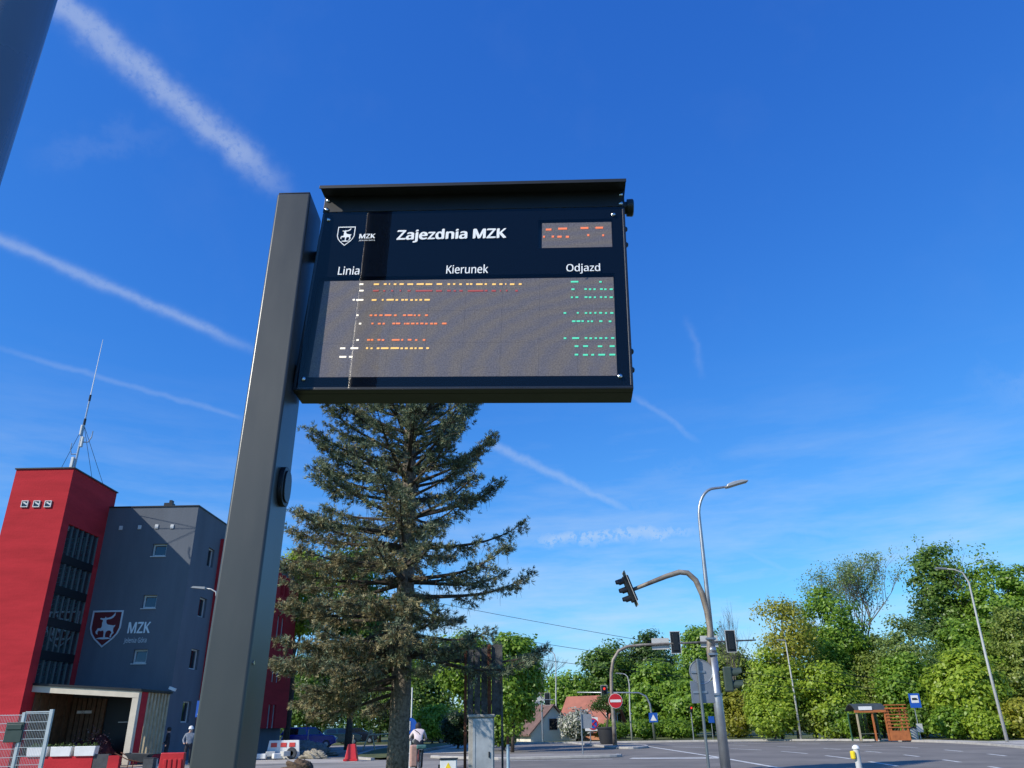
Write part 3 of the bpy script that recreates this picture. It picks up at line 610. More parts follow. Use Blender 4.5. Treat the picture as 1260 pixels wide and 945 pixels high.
# the big matrix is made of modules with fine joints
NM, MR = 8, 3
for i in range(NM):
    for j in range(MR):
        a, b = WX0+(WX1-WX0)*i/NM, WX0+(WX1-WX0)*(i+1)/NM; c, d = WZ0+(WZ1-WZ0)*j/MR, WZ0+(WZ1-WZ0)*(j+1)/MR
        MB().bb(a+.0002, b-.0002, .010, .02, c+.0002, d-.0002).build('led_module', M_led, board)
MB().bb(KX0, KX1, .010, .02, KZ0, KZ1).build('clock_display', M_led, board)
LED = {'w':[(0.179,0.193,0.435),(0.182,0.197,0.407),(0.162,0.17,0.368),(0.175,0.201,0.367),(0.184,0.191,0.302),(0.197,0.205,0.267),(0.196,0.204,0.2),(0.142,0.16,0.167),(0.179,0.206,0.167),(0.144,0.168,0.133),(0.178,0.19,0.133)],'y':[(0.232,0.251,0.434),(0.269,0.279,0.434),(0.288,0.292,0.434),(0.306,0.315,0.433),(0.327,0.342,0.433),(0.356,0.377,0.432),(0.39,0.416,0.432),(0.423,0.447,0.431),(0.463,0.483,0.431),(0.503,0.512,0.43),(0.523,0.531,0.43),(0.546,0.555,0.429),(0.571,0.58,0.429),(0.584,0.593,0.429),(0.607,0.63,0.428),(0.638,0.646,0.428),(0.665,0.678,0.427),(0.691,0.702,0.427),(0.712,0.716,0.427),(0.729,0.745,0.426),(0.761,0.771,0.426),(0.232,0.249,0.366),(0.269,0.275,0.366),(0.286,0.312,0.366),(0.319,0.328,0.365),(0.34,0.349,0.365),(0.353,0.363,0.365),(0.373,0.382,0.364),(0.39,0.398,0.364),(0.406,0.415,0.364),(0.424,0.443,0.364),(0.234,0.241,0.167),(0.25,0.257,0.166),(0.272,0.281,0.166),(0.287,0.313,0.166),(0.321,0.35,0.166),(0.356,0.364,0.165),(0.371,0.381,0.165),(0.389,0.399,0.165),(0.405,0.412,0.165),(0.42,0.434,0.165),(0.446,0.455,0.165)],'p':[(0.232,0.253,0.406),(0.27,0.277,0.405),(0.299,0.306,0.405),(0.33,0.335,0.405),(0.359,0.369,0.404),(0.389,0.449,0.403),(0.463,0.484,0.402),(0.503,0.516,0.402),(0.527,0.535,0.401),(0.548,0.559,0.401),(0.578,0.634,0.4),(0.639,0.649,0.4),(0.664,0.679,0.399),(0.694,0.698,0.399),(0.715,0.721,0.399),(0.749,0.758,0.398)],'o':[(0.232,0.241,0.301),(0.249,0.258,0.301),(0.267,0.278,0.301),(0.286,0.31,0.301),(0.32,0.329,0.3),(0.352,0.363,0.3),(0.369,0.386,0.3),(0.391,0.398,0.299),(0.406,0.414,0.299),(0.431,0.441,0.299),(0.242,0.249,0.267),(0.265,0.275,0.266),(0.282,0.29,0.266),(0.317,0.327,0.266),(0.33,0.345,0.266),(0.359,0.364,0.265),(0.367,0.378,0.265),(0.384,0.396,0.265),(0.402,0.41,0.265),(0.417,0.428,0.265),(0.434,0.443,0.264),(0.452,0.462,0.264),(0.466,0.477,0.264),(0.494,0.51,0.264),(0.234,0.244,0.2),(0.247,0.256,0.2),(0.271,0.281,0.2),(0.286,0.295,0.199),(0.322,0.349,0.199),(0.355,0.362,0.199),(0.378,0.391,0.199),(0.404,0.412,0.198),(0.431,0.44,0.198)],'g':[(0.947,0.974,0.433),(1.048,1.057,0.431),(0.949,0.96,0.401),(0.995,1.004,0.401),(1.011,1.019,0.4),(1.027,1.035,0.4),(1.05,1.06,0.4),(1.065,1.073,0.399),(1.084,1.095,0.399),(0.947,0.954,0.367),(0.963,0.973,0.367),(0.995,1.005,0.367),(1.01,1.019,0.366),(1.028,1.035,0.366),(1.049,1.057,0.366),(1.065,1.073,0.366),(1.083,1.094,0.365),(0.921,0.93,0.302),(0.967,0.974,0.302),(0.995,1.003,0.301),(1.011,1.018,0.301),(1.028,1.035,0.301),(1.045,1.055,0.301),(1.065,1.072,0.3),(1.083,1.094,0.3),(0.95,0.962,0.268),(0.966,0.979,0.268),(0.983,0.991,0.268),(1.003,1.01,0.267),(1.015,1.023,0.267),(1.044,1.055,0.267),(1.077,1.086,0.266),(0.921,0.93,0.2),(0.95,0.974,0.2),(0.993,1.002,0.2),(1.009,1.018,0.199),(1.027,1.035,0.199),(1.043,1.053,0.199),(1.062,1.07,0.199),(1.083,1.094,0.199),(0.958,0.971,0.168),(0.987,1.004,0.168),(1.037,1.052,0.167),(1.077,1.094,0.167),(0.958,0.97,0.135),(0.986,1.003,0.134),(1.014,1.024,0.134),(1.038,1.061,0.134),(1.075,1.095,0.134)],'c':[(0.856,0.877,0.668),(0.902,0.935,0.671),(0.985,1.014,0.672),(1.04,1.068,0.672),(0.846,0.853,0.635),(0.878,0.887,0.635),(0.899,0.915,0.634),(0.93,0.942,0.633),(1.009,1.017,0.639),(1.064,1.071,0.637)]}
EM = {'w': ((1, .93, .78), 1.5), 'y': ((1, .62, .16), 1.3), 'o': ((1, .25, .06), 1.1), 'p': ((.75, .10, .07), .6), 'g': ((.12, .95, .62), .95), 'c': ((1, .24, .08), 1.1)}
for k, rows in LED.items():
    m = mat('led_'+k, (.02, .02, .02), .5, 0, 0, emit=EM[k][0], estr=EM[k][1]); mb = MB()
    for a, b, z in rows:
        h = .0030 if k != 'c' else .0040
        mb.bb(a, b, .0085, .0098, z-h, z+h)
    nm = {'w': 'line_number_leds', 'y': 'direction_leds', 'o': 'direction_leds', 'p': 'direction_leds', 'g': 'departure_leds', 'c': 'clock_leds'}[k]
    mb.build(nm, m, board)
# printed lettering sits on the glass
YP = -.0045
text('heading_lettering', 'Zajezdnia MZK', M_print, board, .2996, .711, .6222, .6668, YP, .07)
text('column_lettering', 'Linia', M_print, board, .0969, .1765, .468, .5035, YP, .018)
text('column_lettering', 'Kierunek', M_print, board, .497, .6495, .4665, .502, YP, .018)
text('column_lettering', 'Odjazd', M_print, board, .9312, 1.052, .4678, .5015, YP, .018, 'd')
crest(board, .0715, .1385, .5985, .6875, YP, .0008, M_print, M_print, False)
text('logo_lettering', 'MZK', M_print, board, .157, .218, .6315, .6525, YP, .06)
text('logo_lettering', 'Jelenia Góra', M_print, board, .1572, .218, .6185, .6265, YP, .0, 'J')
def bolt(x, z, y, par, r=.0085): MB().lathe([(.0004, -.0062), (r*.55, -.0056), (r*.9, -.0035), (r, 0)], 14, (x, y, z), 'y').build('bolt', M_bolt, par, True)
for x, z in ((.0284, .7225), (.035, .0395), (1.1062, .7215), (1.1066, .0440)): bolt(x, z, -.004, board)
for x, z in ((.0085, .815), (.0085, .772), (1.136, .772), (1.137, .815)): bolt(x+.006*(x < .5), z, -.0045, board)
for z in (.694, .622, .168, .096): MB().lathe([(.011, 0), (.0105, .006), (.006, .011), (.0005, .012)], 12, (SW, .05, z), 'x').build('side_bolt', M_black, board, True)
for z in (.168, .096): MB().lathe([(.008, 0), (.0075, -.003), (.003, -.006), (.0005, -.0065)], 12, (0, .02, z), 'x').build('side_bolt', M_bolt, board, True)
kb = MB().lathe([(.024, 0), (.024, .012), (.033, .013), (.034, .034), (.030, .038), (.001, .038)], 24, (SW, .055, .800), 'x').build('light_sensor', M_black, board, True)

# pole close to the viewer, top left
fp = thing('steel_pole', 'thick grey steel pole rising close on the left edge of the view', 'pole', (-.966, 1.055, 0))
MB().tube([(0, 0, 0), (0, 0, 1.2), (0, 0, 6.5)], [.088, .080, .072], 40).build('shaft', mat('grey_pole_gloss', (.27, .26, .24), .27, .6, .05, 3), fp, 'full')
MB().lathe([(.15, 0), (.15, .03), (.09, .05), (.082, .12)], 24).build('base_flange', M_galv, fp, True)

# ================================================================ TREES
M_twig = mat('grey_twig', (.16, .135, .11), .9, 0, .3, 4)
M_twigb = mat('brown_twig', (.10, .065, .04), .9, 0, .4, 4)
LM = {
 'bright': leafmat('leaf_bright_green', (0.090, 0.198, 0.019), (0.312, 0.464, 0.054), 0.50),
 'lime': leafmat('leaf_lime', (0.165, 0.270, 0.018), (0.450, 0.560, 0.065), 0.50),
 'mid': leafmat('leaf_mid_green', (0.056, 0.132, 0.019), (0.208, 0.317, 0.048), 0.46),
 'dark': leafmat('leaf_dark_green', (0.033, 0.079, 0.016), (0.111, 0.183, 0.034), 0.38),
 'yellow': leafmat('leaf_yellow_green', (0.190, 0.225, 0.020), (0.450, 0.430, 0.060), 0.48),
 'olive': leafmat('leaf_olive', (0.090, 0.152, 0.022), (0.351, 0.415, 0.078), 0.46),
 'grey': leafmat('leaf_grey_green', (0.090, 0.161, 0.037), (0.325, 0.415, 0.120), 0.46),
 'brown': leafmat('leaf_brownish', (0.121, 0.171, 0.034), (0.390, 0.415, 0.120), 0.48),
 'blossom': leafmat('leaf_blossom', (.10, .14, .06), (.62, .60, .52), .3),
 'thuja': leafmat('leaf_thuja', (.010, .028, .006), (.035, .07, .015), .2)}
def limb(mb, a, b, r0, r1, sag=.0, n=4, k=5):
    a, b = Vector(a), Vector(b); L = (b-a).length; pts = []
    off = Vector((random.uniform(-1, 1), random.uniform(-1, 1), random.uniform(-.3, .6)))*L*.09
    for i in range(n+1):
        t = i/n; pts.append(a.lerp(b, t)+off*math.sin(math.pi*t)+Vector((0, 0, sag*math.sin(math.pi*t)*L)))
    mb.tube(pts, [r0+(r1-r0)*i/n for i in range(n+1)], k)
def tree(label, px0, px1, ptop, pbot, Y, m, leaf=.19, clumps=95, per=85, cr=.62, depth=None, group=None, cat='tree', name='tree', trunk_m=None, shell=.55, lean=0, base_px=None, nb=14):
    pc = (px0+px1)/2; L, Rr, T, B = at(px0, (ptop+pbot)/2, Y), at(px1, (ptop+pbot)/2, Y), at(pc, ptop, Y), at(pc, pbot, Y)
    rx = (Rr.x-L.x)/2; cx = (Rr.x+L.x)/2; z1 = T.z; z0 = max(B.z, .3); rz = (z1-z0)/2; ry = depth or rx*.9
    t = thing(name, label, cat, (cx+lean, Y, 0), 0, group)
    cz = (z0+z1)/2; sd = random.randint(0, 9999); rg = np.random.default_rng(sd)
    # uneven outline: a few lobes on the ellipsoid
    C_ = []; lobes = rg.normal(0, 1, (9, 3)); lobes /= np.linalg.norm(lobes, axis=1)[:, None]; lw = rg.uniform(-.30, .22, 9)
    while len(C_) < clumps:
        d = rg.normal(0, 1, 3); d /= np.linalg.norm(d); rr = (shell+(1-shell)*rg.uniform(0, 1)**.6) if rg.uniform() < .8 else rg.uniform(.2, .9)
        f = 1+sum(lw[i]*max(0, (d*lobes[i]).sum())**4 for i in range(9))
        C_.append((d[0]*rx*rr*f-lean, d[1]*ry*rr*f, cz+d[2]*(rz)*min(rr*f, 1.02)))
    C_ = np.array(C_); k = len(C_)
    leaf *= .84; n = (per*1.35*rg.uniform(.5, 1.5, k)).astype(int); P = np.repeat(C_, n, 0); sc = np.repeat(cr*rg.uniform(.6, 1.25, (k, 1)), n, 0)
    P = P+np.clip(rg.normal(0, 1, P.shape), -1.75, 1.75)*sc*np.array([1, 1, .62]); P[:, 2] = np.maximum(P[:, 2], .12)
    G_ = np.repeat(C_, n, 0); out = (P-np.array([-lean, 0, cz-.25*rz]))/np.array([rx, ry, rz])**2*min(rx, rz)*1.2+(P-G_)/cr*.8; leafquads('crown', P, leaf, m, t, .25, nrm=out)
    mb = MB(); r = max(.10, min(.30, z1*.017))
    top = Vector((-lean*.8, 0, z0+(z1-z0)*.72)); base = Vector((0, 0, 0)); pts = [base, base.lerp(top, .3)+Vector((.12, 0, 0)), base.lerp(top, .65)-Vector((.15, .1, 0)), top]
    mb.tube(pts, [r, r*.8, r*.5, r*.15], 8); mb.build('trunk', trunk_m or M_bark, t, 'full')
    bb_ = MB()
    for q in rg.choice(k, min(nb, k), replace=False):
        s = random.uniform(.25, .9); a = base.lerp(top, s); limb(bb_, a, C_[q], r*.38*(1.1-s), r*.06)
    bb_.build('branches', trunk_m or M_bark, t)
    return t
def baretree(label, px, ptop, Y, spread_px, leafm=None, leafn=0, group=None, m=None, depth_levels=5, r=.15, leaf=.1):
    b = at(px, 900, Y); T = at(px, ptop, Y); Hh = T.z; sp = abs(at(px+spread_px, ptop+40, Y).x-at(px, ptop+40, Y).x)
    t = thing('tree', label, 'tree', (b.x, Y, 0), 0, group); mb = MB(); tw = MB(); tips = []
    def grow(p, d, L, rad, lev):
        n = 3; pts = [p]; q = p.copy(); dd = d.copy()
        for i in range(n):
            dd = (dd+Vector((random.gauss(0, .10), random.gauss(0, .10), random.gauss(.05, .06)))).normalized(); q = q+dd*L/n; pts.append(q.copy())
        (mb if lev < 3 else tw).tube(pts, [rad, rad*.85, rad*.72, rad*.6], 6 if lev < 2 else 3, False)
        if lev >= depth_levels: tips.append(q); return
        for _ in range(3 if lev else 5):
            ax = Vector((random.gauss(0, 1), random.gauss(0, 1), random.gauss(.25, .4))).normalized(); nd = (dd*.95+ax*(.62 if lev else .55)).normalized()
            s_ = random.uniform(.35, 1); grow(pts[1].lerp(pts[3], s_) if s_ < .8 else q, nd, L*random.uniform(.58, .80), rad*.58, lev+1)
    grow(Vector((0, 0, 0)), Vector((0, 0, 1)), Hh*.34, r, 0)
    ext = max(v[2] for v in tw.v); sx = sp*1.05/np.percentile(np.abs([v[0] for v in tw.v]), 96); sz = Hh/ext
    for B_ in (mb, tw): B_.v = [(v[0]*(1 if v[2] < Hh*.2 else sx), v[1]*sx, v[2]*sz) for v in B_.v]
    mb.build('trunk', m or M_twig, t, 'full', fix=False); tw.build('twigs', m or M_twig, t, fix=False)
    if leafn:
        tp = np.array([(p.x*sx, p.y*sx, p.z*sz) for p in tips]); P = np.repeat(tp, leafn, 0)+rng.normal(0, .28, (len(tp)*leafn, 3)); leafquads('crown', P, leaf, leafm, t)
    return t
GR, GC = 'trees across the road', 'trees behind the junction'
# right-hand belt across the road
tree('airy yellow green tree leftmost in the belt across the road', 932, 1000, 716, 865, 70, LM['yellow'], .15, 80, 62, .62, group=GR, nb=26, trunk_m=M_twig)
tree('low yellow green bushy tree left of the thin street lamp', 924, 985, 790, 915, 68.5, LM['lime'], .17, 85, 95, .5, group=GR)
tree('dense green tree between the yellow tree and the bare one', 985, 1068, 728, 880, 74, LM['bright'], .18, 120, 100, .6, group=GR)
baretree('tall half bare tree with fine grey twigs above the bus shelter', 1088, 676, 76, 50, LM['grey'], 6, GR, None, 6, .2, .09)
tree('tall deep green tree standing highest behind the right street lamp', 1132, 1200, 668, 860, 79, LM['mid'], .19, 130, 100, .65, group=GR)
baretree('thin leafed twiggy tree top right of the dark tree', 1215, 662, 80, 34, LM['bright'], 4, GR, None, 5, .16, .13)
tree('bright green broadleaf tree in the top right corner of the tree belt', 1196, 1300, 690, 860, 76, LM['bright'], .21, 170, 105, .62, group=GR)
tree('grey green willow like tree behind the bus stop sign', 1072, 1165, 745, 905, 71, LM['grey'], .14, 125, 110, .55, group=GR)
tree('olive green tree straight behind the bus shelter', 1045, 1110, 790, 912, 72, LM['olive'], .15, 110, 95, .5, group=GR)
tree('bright lime maple left of the right street lamp', 1150, 1235, 800, 915, 63, LM['lime'], .20, 130, 95, .46, group=GR)
tree('olive green tree cut by the right picture edge', 1232, 1300, 742, 905, 66, LM['olive'], .15, 120, 105, .55, group=GR)
tree('large green tree filling the gap right of the lamp', 1160, 1260, 760, 900, 72, LM['bright'], .20, 150, 95, .6, group=GR)
tree('green filler tree between dark tree and willow', 1010, 1090, 770, 905, 78, LM['mid'], .18, 120, 95, .6, group=GR)
for i, (a, b, c, d, Y, k, l) in enumerate((
    (925, 975, 850, 916, 67.5, 'lime', 'leafy lime shrub at the left end of the verge across the road'), (968, 1032, 835, 916, 68.5, 'olive', 'broad olive shrub behind the thin street lamp'),
    (1020, 1062, 862, 916, 66.5, 'mid', 'round green shrub just left of the bus shelter'), (1040, 1075, 880, 916, 64.5, 'bright', 'small bright shrub touching the shelter left post'),
    (1115, 1160, 862, 917, 66, 'mid', 'dark leafed shrub behind the bus stop pole'), (1150, 1200, 872, 918, 62, 'bright', 'bright shrub right of the bus stop pole'), (1195, 1238, 880, 917, 60, 'lime', 'lime shrub at the foot of the right street lamp'),
    (1232, 1285, 862, 910, 60, 'yellow', 'yellowish shrub at the right picture edge'), (880, 930, 850, 915, 80, 'yellow', 'yellow green shrub left of the verge behind the tall lamp'))):
    tree(l, a, b, c, d, Y, LM[k], .15, 62, 95, .36, name='shrub', cat='shrub', group='shrubs along the far verge', nb=6)
tree('fresh lime green tree between the thin lamp and the bus shelter', 990, 1052, 805, 915, 67.5, LM['lime'], .17, 95, 95, .48, group=GR)
tree('fresh green tree behind the shelter trellis', 1085, 1150, 800, 915, 68, LM['bright'], .17, 100, 95, .5, group=GR)
# behind the junction
tree('mid green rounded tree above the orange roof', 716, 782, 792, 905, 104, LM['mid'], .24, 120, 95, .72, group=GC)
tree('bright green tree above the small white house', 672, 728, 820, 905, 102, LM['bright'], .23, 100, 95, .62, group=GC)
tree('slim pale topped birch behind the traffic signal arm', 733, 757, 790, 850, 108, LM['grey'], .17, 42, 70, .6, group=GC, trunk_m=M_frame)
tree('dark green tree behind the no entry sign', 765, 832, 778, 895, 106, LM['dark'], .22, 130, 95, .75, group=GC)
tree('broad chestnut green tree right of the no entry sign', 775, 850, 812, 905, 92, LM['bright'], .24, 130, 100, .6, group=GC)
tree('tall green tree behind the two hanging signals', 838, 900, 768, 880, 98, LM['bright'], .23, 120, 95, .68, group=GC)
tree('olive green tree right of the tall lamp shaft', 868, 940, 800, 905, 90, LM['olive'], .20, 120, 100, .62, group=GC)
tree('bright leafy tree behind the grey sign backs', 822, 882, 835, 912, 86, LM['bright'], .21, 100, 95, .5, group=GC)
baretree('bare grey tree between the spruce and the junction', 668, 795, 110, 26, None, 0, GC, M_twig, 5, .2)
baretree('bare twiggy tree poking above the signal arm', 795, 772, 118, 22, LM['grey'], 2, GC, M_twig, 5, .18)
baretree('bare branched tree left of the yellow green tree', 915, 738, 84, 24, None, 0, GC, M_twig, 5, .16)
tree('white blossoming shrub between the two houses', 690, 728, 874, 914, 80, LM['blossom'], .15, 60, 80, .42, name='shrub', cat='shrub', nb=8)
for i, (a, b, l) in enumerate(((772, 812, 'left half of the clipped bright hedge'), (806, 850, 'right half of the clipped bright hedge'), (735, 770, 'low hedge in front of the orange house'))):
    tree(l+' behind the road', a, b, 888, 913, 80, LM['bright'], .13, 70, 90, .3, name='hedge', cat='hedge', depth=1.2, group='clipped hedges across the road', nb=4)
# around and behind the spruce
tree('bright chestnut tree behind the boarded panel', 598, 660, 774, 892, 52, LM['bright'], .15, 150, 120, .40, group='trees behind the spruce')
tree('green tree showing through the spruce on the right', 540, 618, 775, 880, 58, LM['bright'], .15, 130, 100, .45, group='trees behind the spruce')
tree('bright green tree top beside the red wing', 338, 398, 664, 800, 68, LM['lime'], .17, 110, 95, .5, group='trees behind the spruce')
tree('green tree behind the middle of the spruce', 395, 480, 660, 860, 64, LM['mid'], .17, 150, 95, .6, group='trees behind the spruce')
tree('rounded bush behind the cyclist', 512, 552, 868, 906, 76, LM['lime'], .14, 70, 90, .38, name='shrub', cat='shrub')
tree('dense dark clipped thuja beside the cyclist', 545, 582, 876, 916, 62, LM['thuja'], .07, 90, 170, .24, name='shrub', cat='shrub', shell=.8)
tree('dark green tree at the far end of the depot yard', 420, 520, 760, 905, 92, LM['dark'], .2, 130, 95, .7, group='trees behind the spruce')
tree('broad dark tree closing the depot yard left of the spruce', 330, 430, 800, 905, 96, LM['mid'], .22, 130, 95, .75, group='trees behind the spruce')
tree('green tree closing the gap between spruce and cyclist', 470, 560, 800, 908, 88, LM['mid'], .2, 130, 95, .65, group='trees behind the spruce')
tree('leafy shrub at the foot of the chestnut behind the cabinet', 604, 634, 868, 914, 56, LM['mid'], .13, 80, 90, .36, name='shrub', cat='shrub')
# far wood: reads as one mass
P = []
for _ in range(620):
    x = rng.uniform(-90, 120); h = 6.5+2.5*math.sin(x*.13)+1.5*math.sin(x*.37+1); c = np.array([x, 132+rng.uniform(-4, 8), rng.uniform(.5, h)]); P.append(c+rng.normal(0, .9, (60, 3)))
P = np.concatenate(P); P[:, 2] = np.maximum(P[:, 2], .15); tag(leafquads('far_woodland', P, .34, LM['mid'], None, .2), 'distant line of green woodland closing the view', 'woodland', kind='stuff')

# ---------------------------------------------------------------- the spruce
random.seed(57); rng = np.random.default_rng(57)
SPR = thing('spruce_tree', 'tall old blue spruce with drooping brown lower boughs behind the sign', 'tree', (-3.0, 21, 0))
M_sbark = mat('spruce_bark', (.15, .115, .085), .95, 0, .6, 14, 1.0, 22, rgb2=(.30, .25, .19))
HS = 16.9; tp = []
for i in range(12):
    t = i/11; tp.append((.05*math.sin(t*5), .03*math.cos(t*4), HS*t))
MB().tube(tp, [.29, .26, .245, .235, .22, .20, .17, .14, .11, .08, .05, .02], 14).build('trunk', M_sbark, SPR, 'full')
M_needle = leafmat('spruce_needles', (.040, .066, .036), (.30, .35, .20), .15, .5)
M_needle2 = leafmat('spruce_needles_brown', (.09, .074, .032), (.47, .40, .20), .15, .6)
tufts = []; tufts2 = []; limbs = MB(); hang = []
def prof(z):
    for (z0, l0), (z1, l1) in zip(PR, PR[1:]):
        if z <= z1: return l0+(l1-l0)*(z-z0)/(z1-z0)
    return .1
PR = [(0, 3.0), (1.9, 3.15), (3.6, 3.6), (5.5, 3.5), (7.0, 3.15), (8.5, 2.9), (10.2, 2.55), (12.5, 1.9), (15, .9), (16.9, .1)]
z = 2.4
EXTRA = [(3.45, .10, 3.85), (3.5, -.35, 3.5), (4.75, .12, 3.5), (6.05, -.12, 3.35), (7.0, .25, 2.75), (8.3, -.1, 2.75), (9.3, .2, 2.6), (5.3, .55, 3.3), (3.3, -1.57, 1.7), (3.15, -1.05, 1.9), (3.5, -.72, 2.5), (3.7, -2.2, 2.2), (4.3, -1.4, 1.8), (3.3, -2.45, 2.5), (4.9, -1.75, 1.7), (4.0, -.5, 2.8), (5.6, -1.2, 1.7)]
while z < 16.6:
    nl = 7 if z < 12 else 6
    az0 = random.uniform(0, 6.28)
    ex = [x for x in EXTRA if z-.25 < x[0] <= z+.25]; EXTRA = [x for x in EXTRA if x not in ex]
    for q in range(nl+len(ex)):
        az = az0+2*math.pi*q/nl+random.uniform(-.35, .35); L = prof(z)*random.uniform(.62 if z < 8 else .80, 1.08)
        if math.cos(az) < -.2 and z > 5: L = prof(z)*random.uniform(.86, 1.08)
        if q >= nl: az, L = ex[q-nl][1], ex[q-nl][2]
        right = math.cos(az) > .35; hi = min(1, max(0, (z-3)/9))
        if right and 3.4 < z < 9 and q < nl and random.random() < .45: continue
        if q < nl and z < 3.4 and (math.cos(az) > -.25 or (math.sin(az) < -.75 and z < 2.6)): continue
        if q < nl and z < 4.2 and right: L *= .8
        el = R_(-5+40*hi+random.uniform(-8, 8)); n = 9; p = Vector((0, 0, z+random.gauss(0, .05))); pts = [p.copy()]; e = el
        for i in range(n):
            s = (i+1)/n; e = el+R_(-13*(1-hi)*math.sin(math.pi*s*.8)+(34 if right else 22)*s**2.2); a2 = az+random.gauss(0, .035)
            p = p+Vector((math.cos(a2)*math.cos(e), math.sin(a2)*math.cos(e), math.sin(e)))*L/n; pts.append(p.copy())
        r0 = .028+.013*L; limbs.tube(pts, [r0*(1-.88*i/n) for i in range(n+1)], 5)
        low = z < 6.2 and not right
        # side branchlets
        nb = int((7+L*5.5)*(1.35 if math.cos(az) < -.1 else 1))
        for b in range(nb):
            s = random.uniform(.18, 1)**.72; i = min(n-1, int(s*n)); a = pts[i].lerp(pts[i+1], s*n-i); d = (pts[i+1]-pts[i]).normalized()
            side = d.cross(Vector((0, 0, 1))).normalized()*(1 if b % 2 else -1); l = (.28+.62*(1-s))*random.uniform(.55, 1.1)*(.6+.16*L)
            dr = (d*.75+side*random.uniform(.5, 1.0)+Vector((0, 0, random.uniform(-.45, .12)))).normalized()
            if s < .42 and random.random() < .55:                        # bare inner twig, hanging
                hang.append((a, a+side*.16+Vector((0, 0, -random.uniform(.25, .7))))); continue
            limbs.tube([a, a+dr*l*.55, a+dr*l+Vector((0, 0, -.05))], [.011, .008, .004], 3, False)
            for k in range(int(4+l*9)):
                u = random.uniform(.2, 1.05); c = a+dr*l*u+Vector((random.gauss(0, .05), random.gauss(0, .05), random.gauss(-.03, .05)))
                dd = (dr+Vector((random.gauss(0, .5), random.gauss(0, .5), random.gauss(.12, .4)))).normalized()
                ((tufts2 if (low and random.random() < .62) or random.random() < .10 else tufts)).append((c, dd))
            if random.random() < .5: hang.append((a+dr*l*.5, a+dr*l*.5+Vector((random.gauss(0, .05), random.gauss(0, .05), -random.uniform(.15, .45)))))
        for k in range(int(9+L*2)):                                      # the bough tip
            s = random.uniform(.72, 1.02); i = min(n-1, int(s*n)); c = pts[i].lerp(pts[i+1], min(1.1, s*n-i)); d = (pts[i+1]-pts[i]).normalized()
            tufts.append((c+Vector((random.gauss(0, .05), random.gauss(0, .05), random.gauss(.02, .05))), (d+Vector((random.gauss(0, .6), random.gauss(0, .6), random.gauss(.2, .4)))).normalized()))
    z += random.uniform(.36, .50) if z > 4 else random.uniform(.24, .34)
for _ in range(170):                                                    # short dead twigs and tufts hugging the trunk
    z = random.uniform(3.2, 15.5); az = random.uniform(math.pi*.85, math.pi*2.15); l = random.uniform(.35, 1.0)*min(1, (17-z)/6); a = Vector((0, 0, z)); dr = Vector((math.cos(az), math.sin(az), random.uniform(-.5, .35))).normalized()
    limbs.tube([a, a+dr*l*.6, a+dr*l+Vector((0, 0, -.08))], [.016, .011, .004], 3, False)
    for k in range(int(3+l*9)):
        c = a+dr*l*random.uniform(.4, 1.05)+Vector((random.gauss(0, .06), random.gauss(0, .06), random.gauss(-.04, .06))); (tufts2 if random.random() < .45 else tufts).append((c, (dr+Vector((random.gauss(0, .5), random.gauss(0, .5), random.gauss(0, .4)))).normalized()))
    if random.random() < .6: hang.append((a+dr*l*.7, a+dr*l*.7+Vector((0, 0, -random.uniform(.2, .5)))))
limbs.build('boughs', mat('spruce_bough', (.055, .042, .03), .9, 0, .4, 6), SPR, fix=False)
def tuftmesh(name, T_, m, nn=11, ln=.125, w=.0085):
    n = len(T_); C_ = np.array([t[0][:] for t in T_]); D = np.array([t[1][:] for t in T_]); V = []; F = []
    base = C_[:, None, :]; d = D[:, None, :]+rng.normal(0, .52, (n, nn, 3)); d /= np.linalg.norm(d, axis=2)[:, :, None]
    ln_ = ln*rng.uniform(.6, 1.25, (n, nn, 1)); sd = np.cross(d, rng.normal(0, 1, (n, nn, 3))); sd /= np.linalg.norm(sd, axis=2)[:, :, None]
    mid = base+d*ln_*.5; tip = base+d*ln_
    V = np.concatenate([np.repeat(base, 1, 1), mid+sd*w, tip, mid-sd*w], 1)       # per tuft: 1 + 3*nn verts, one island
    k = 1+3*nn; idx = np.arange(n)[:, None]*k; j = np.arange(nn)[None, :]
    F = np.stack([np.broadcast_to(idx, (n, nn)), idx+1+j, idx+1+nn+j, idx+1+2*nn+j], 2).reshape(-1, 4)
    return raw(name, V.reshape(-1, 3), F, m, SPR)
tuftmesh('needle_crown', tufts, M_needle); tuftmesh('brown_needle_crown', tufts2, M_needle2)
hv = MB()
for a, b in hang: hv.tube([a, a.lerp(b, .5)+Vector((random.gauss(0, .03), random.gauss(0, .03), 0)), b], [.006, .005, .003], 3, False)
hv.build('hanging_twigs', M_twigb, SPR, fix=False)
print('tufts', len(tufts), len(tufts2))

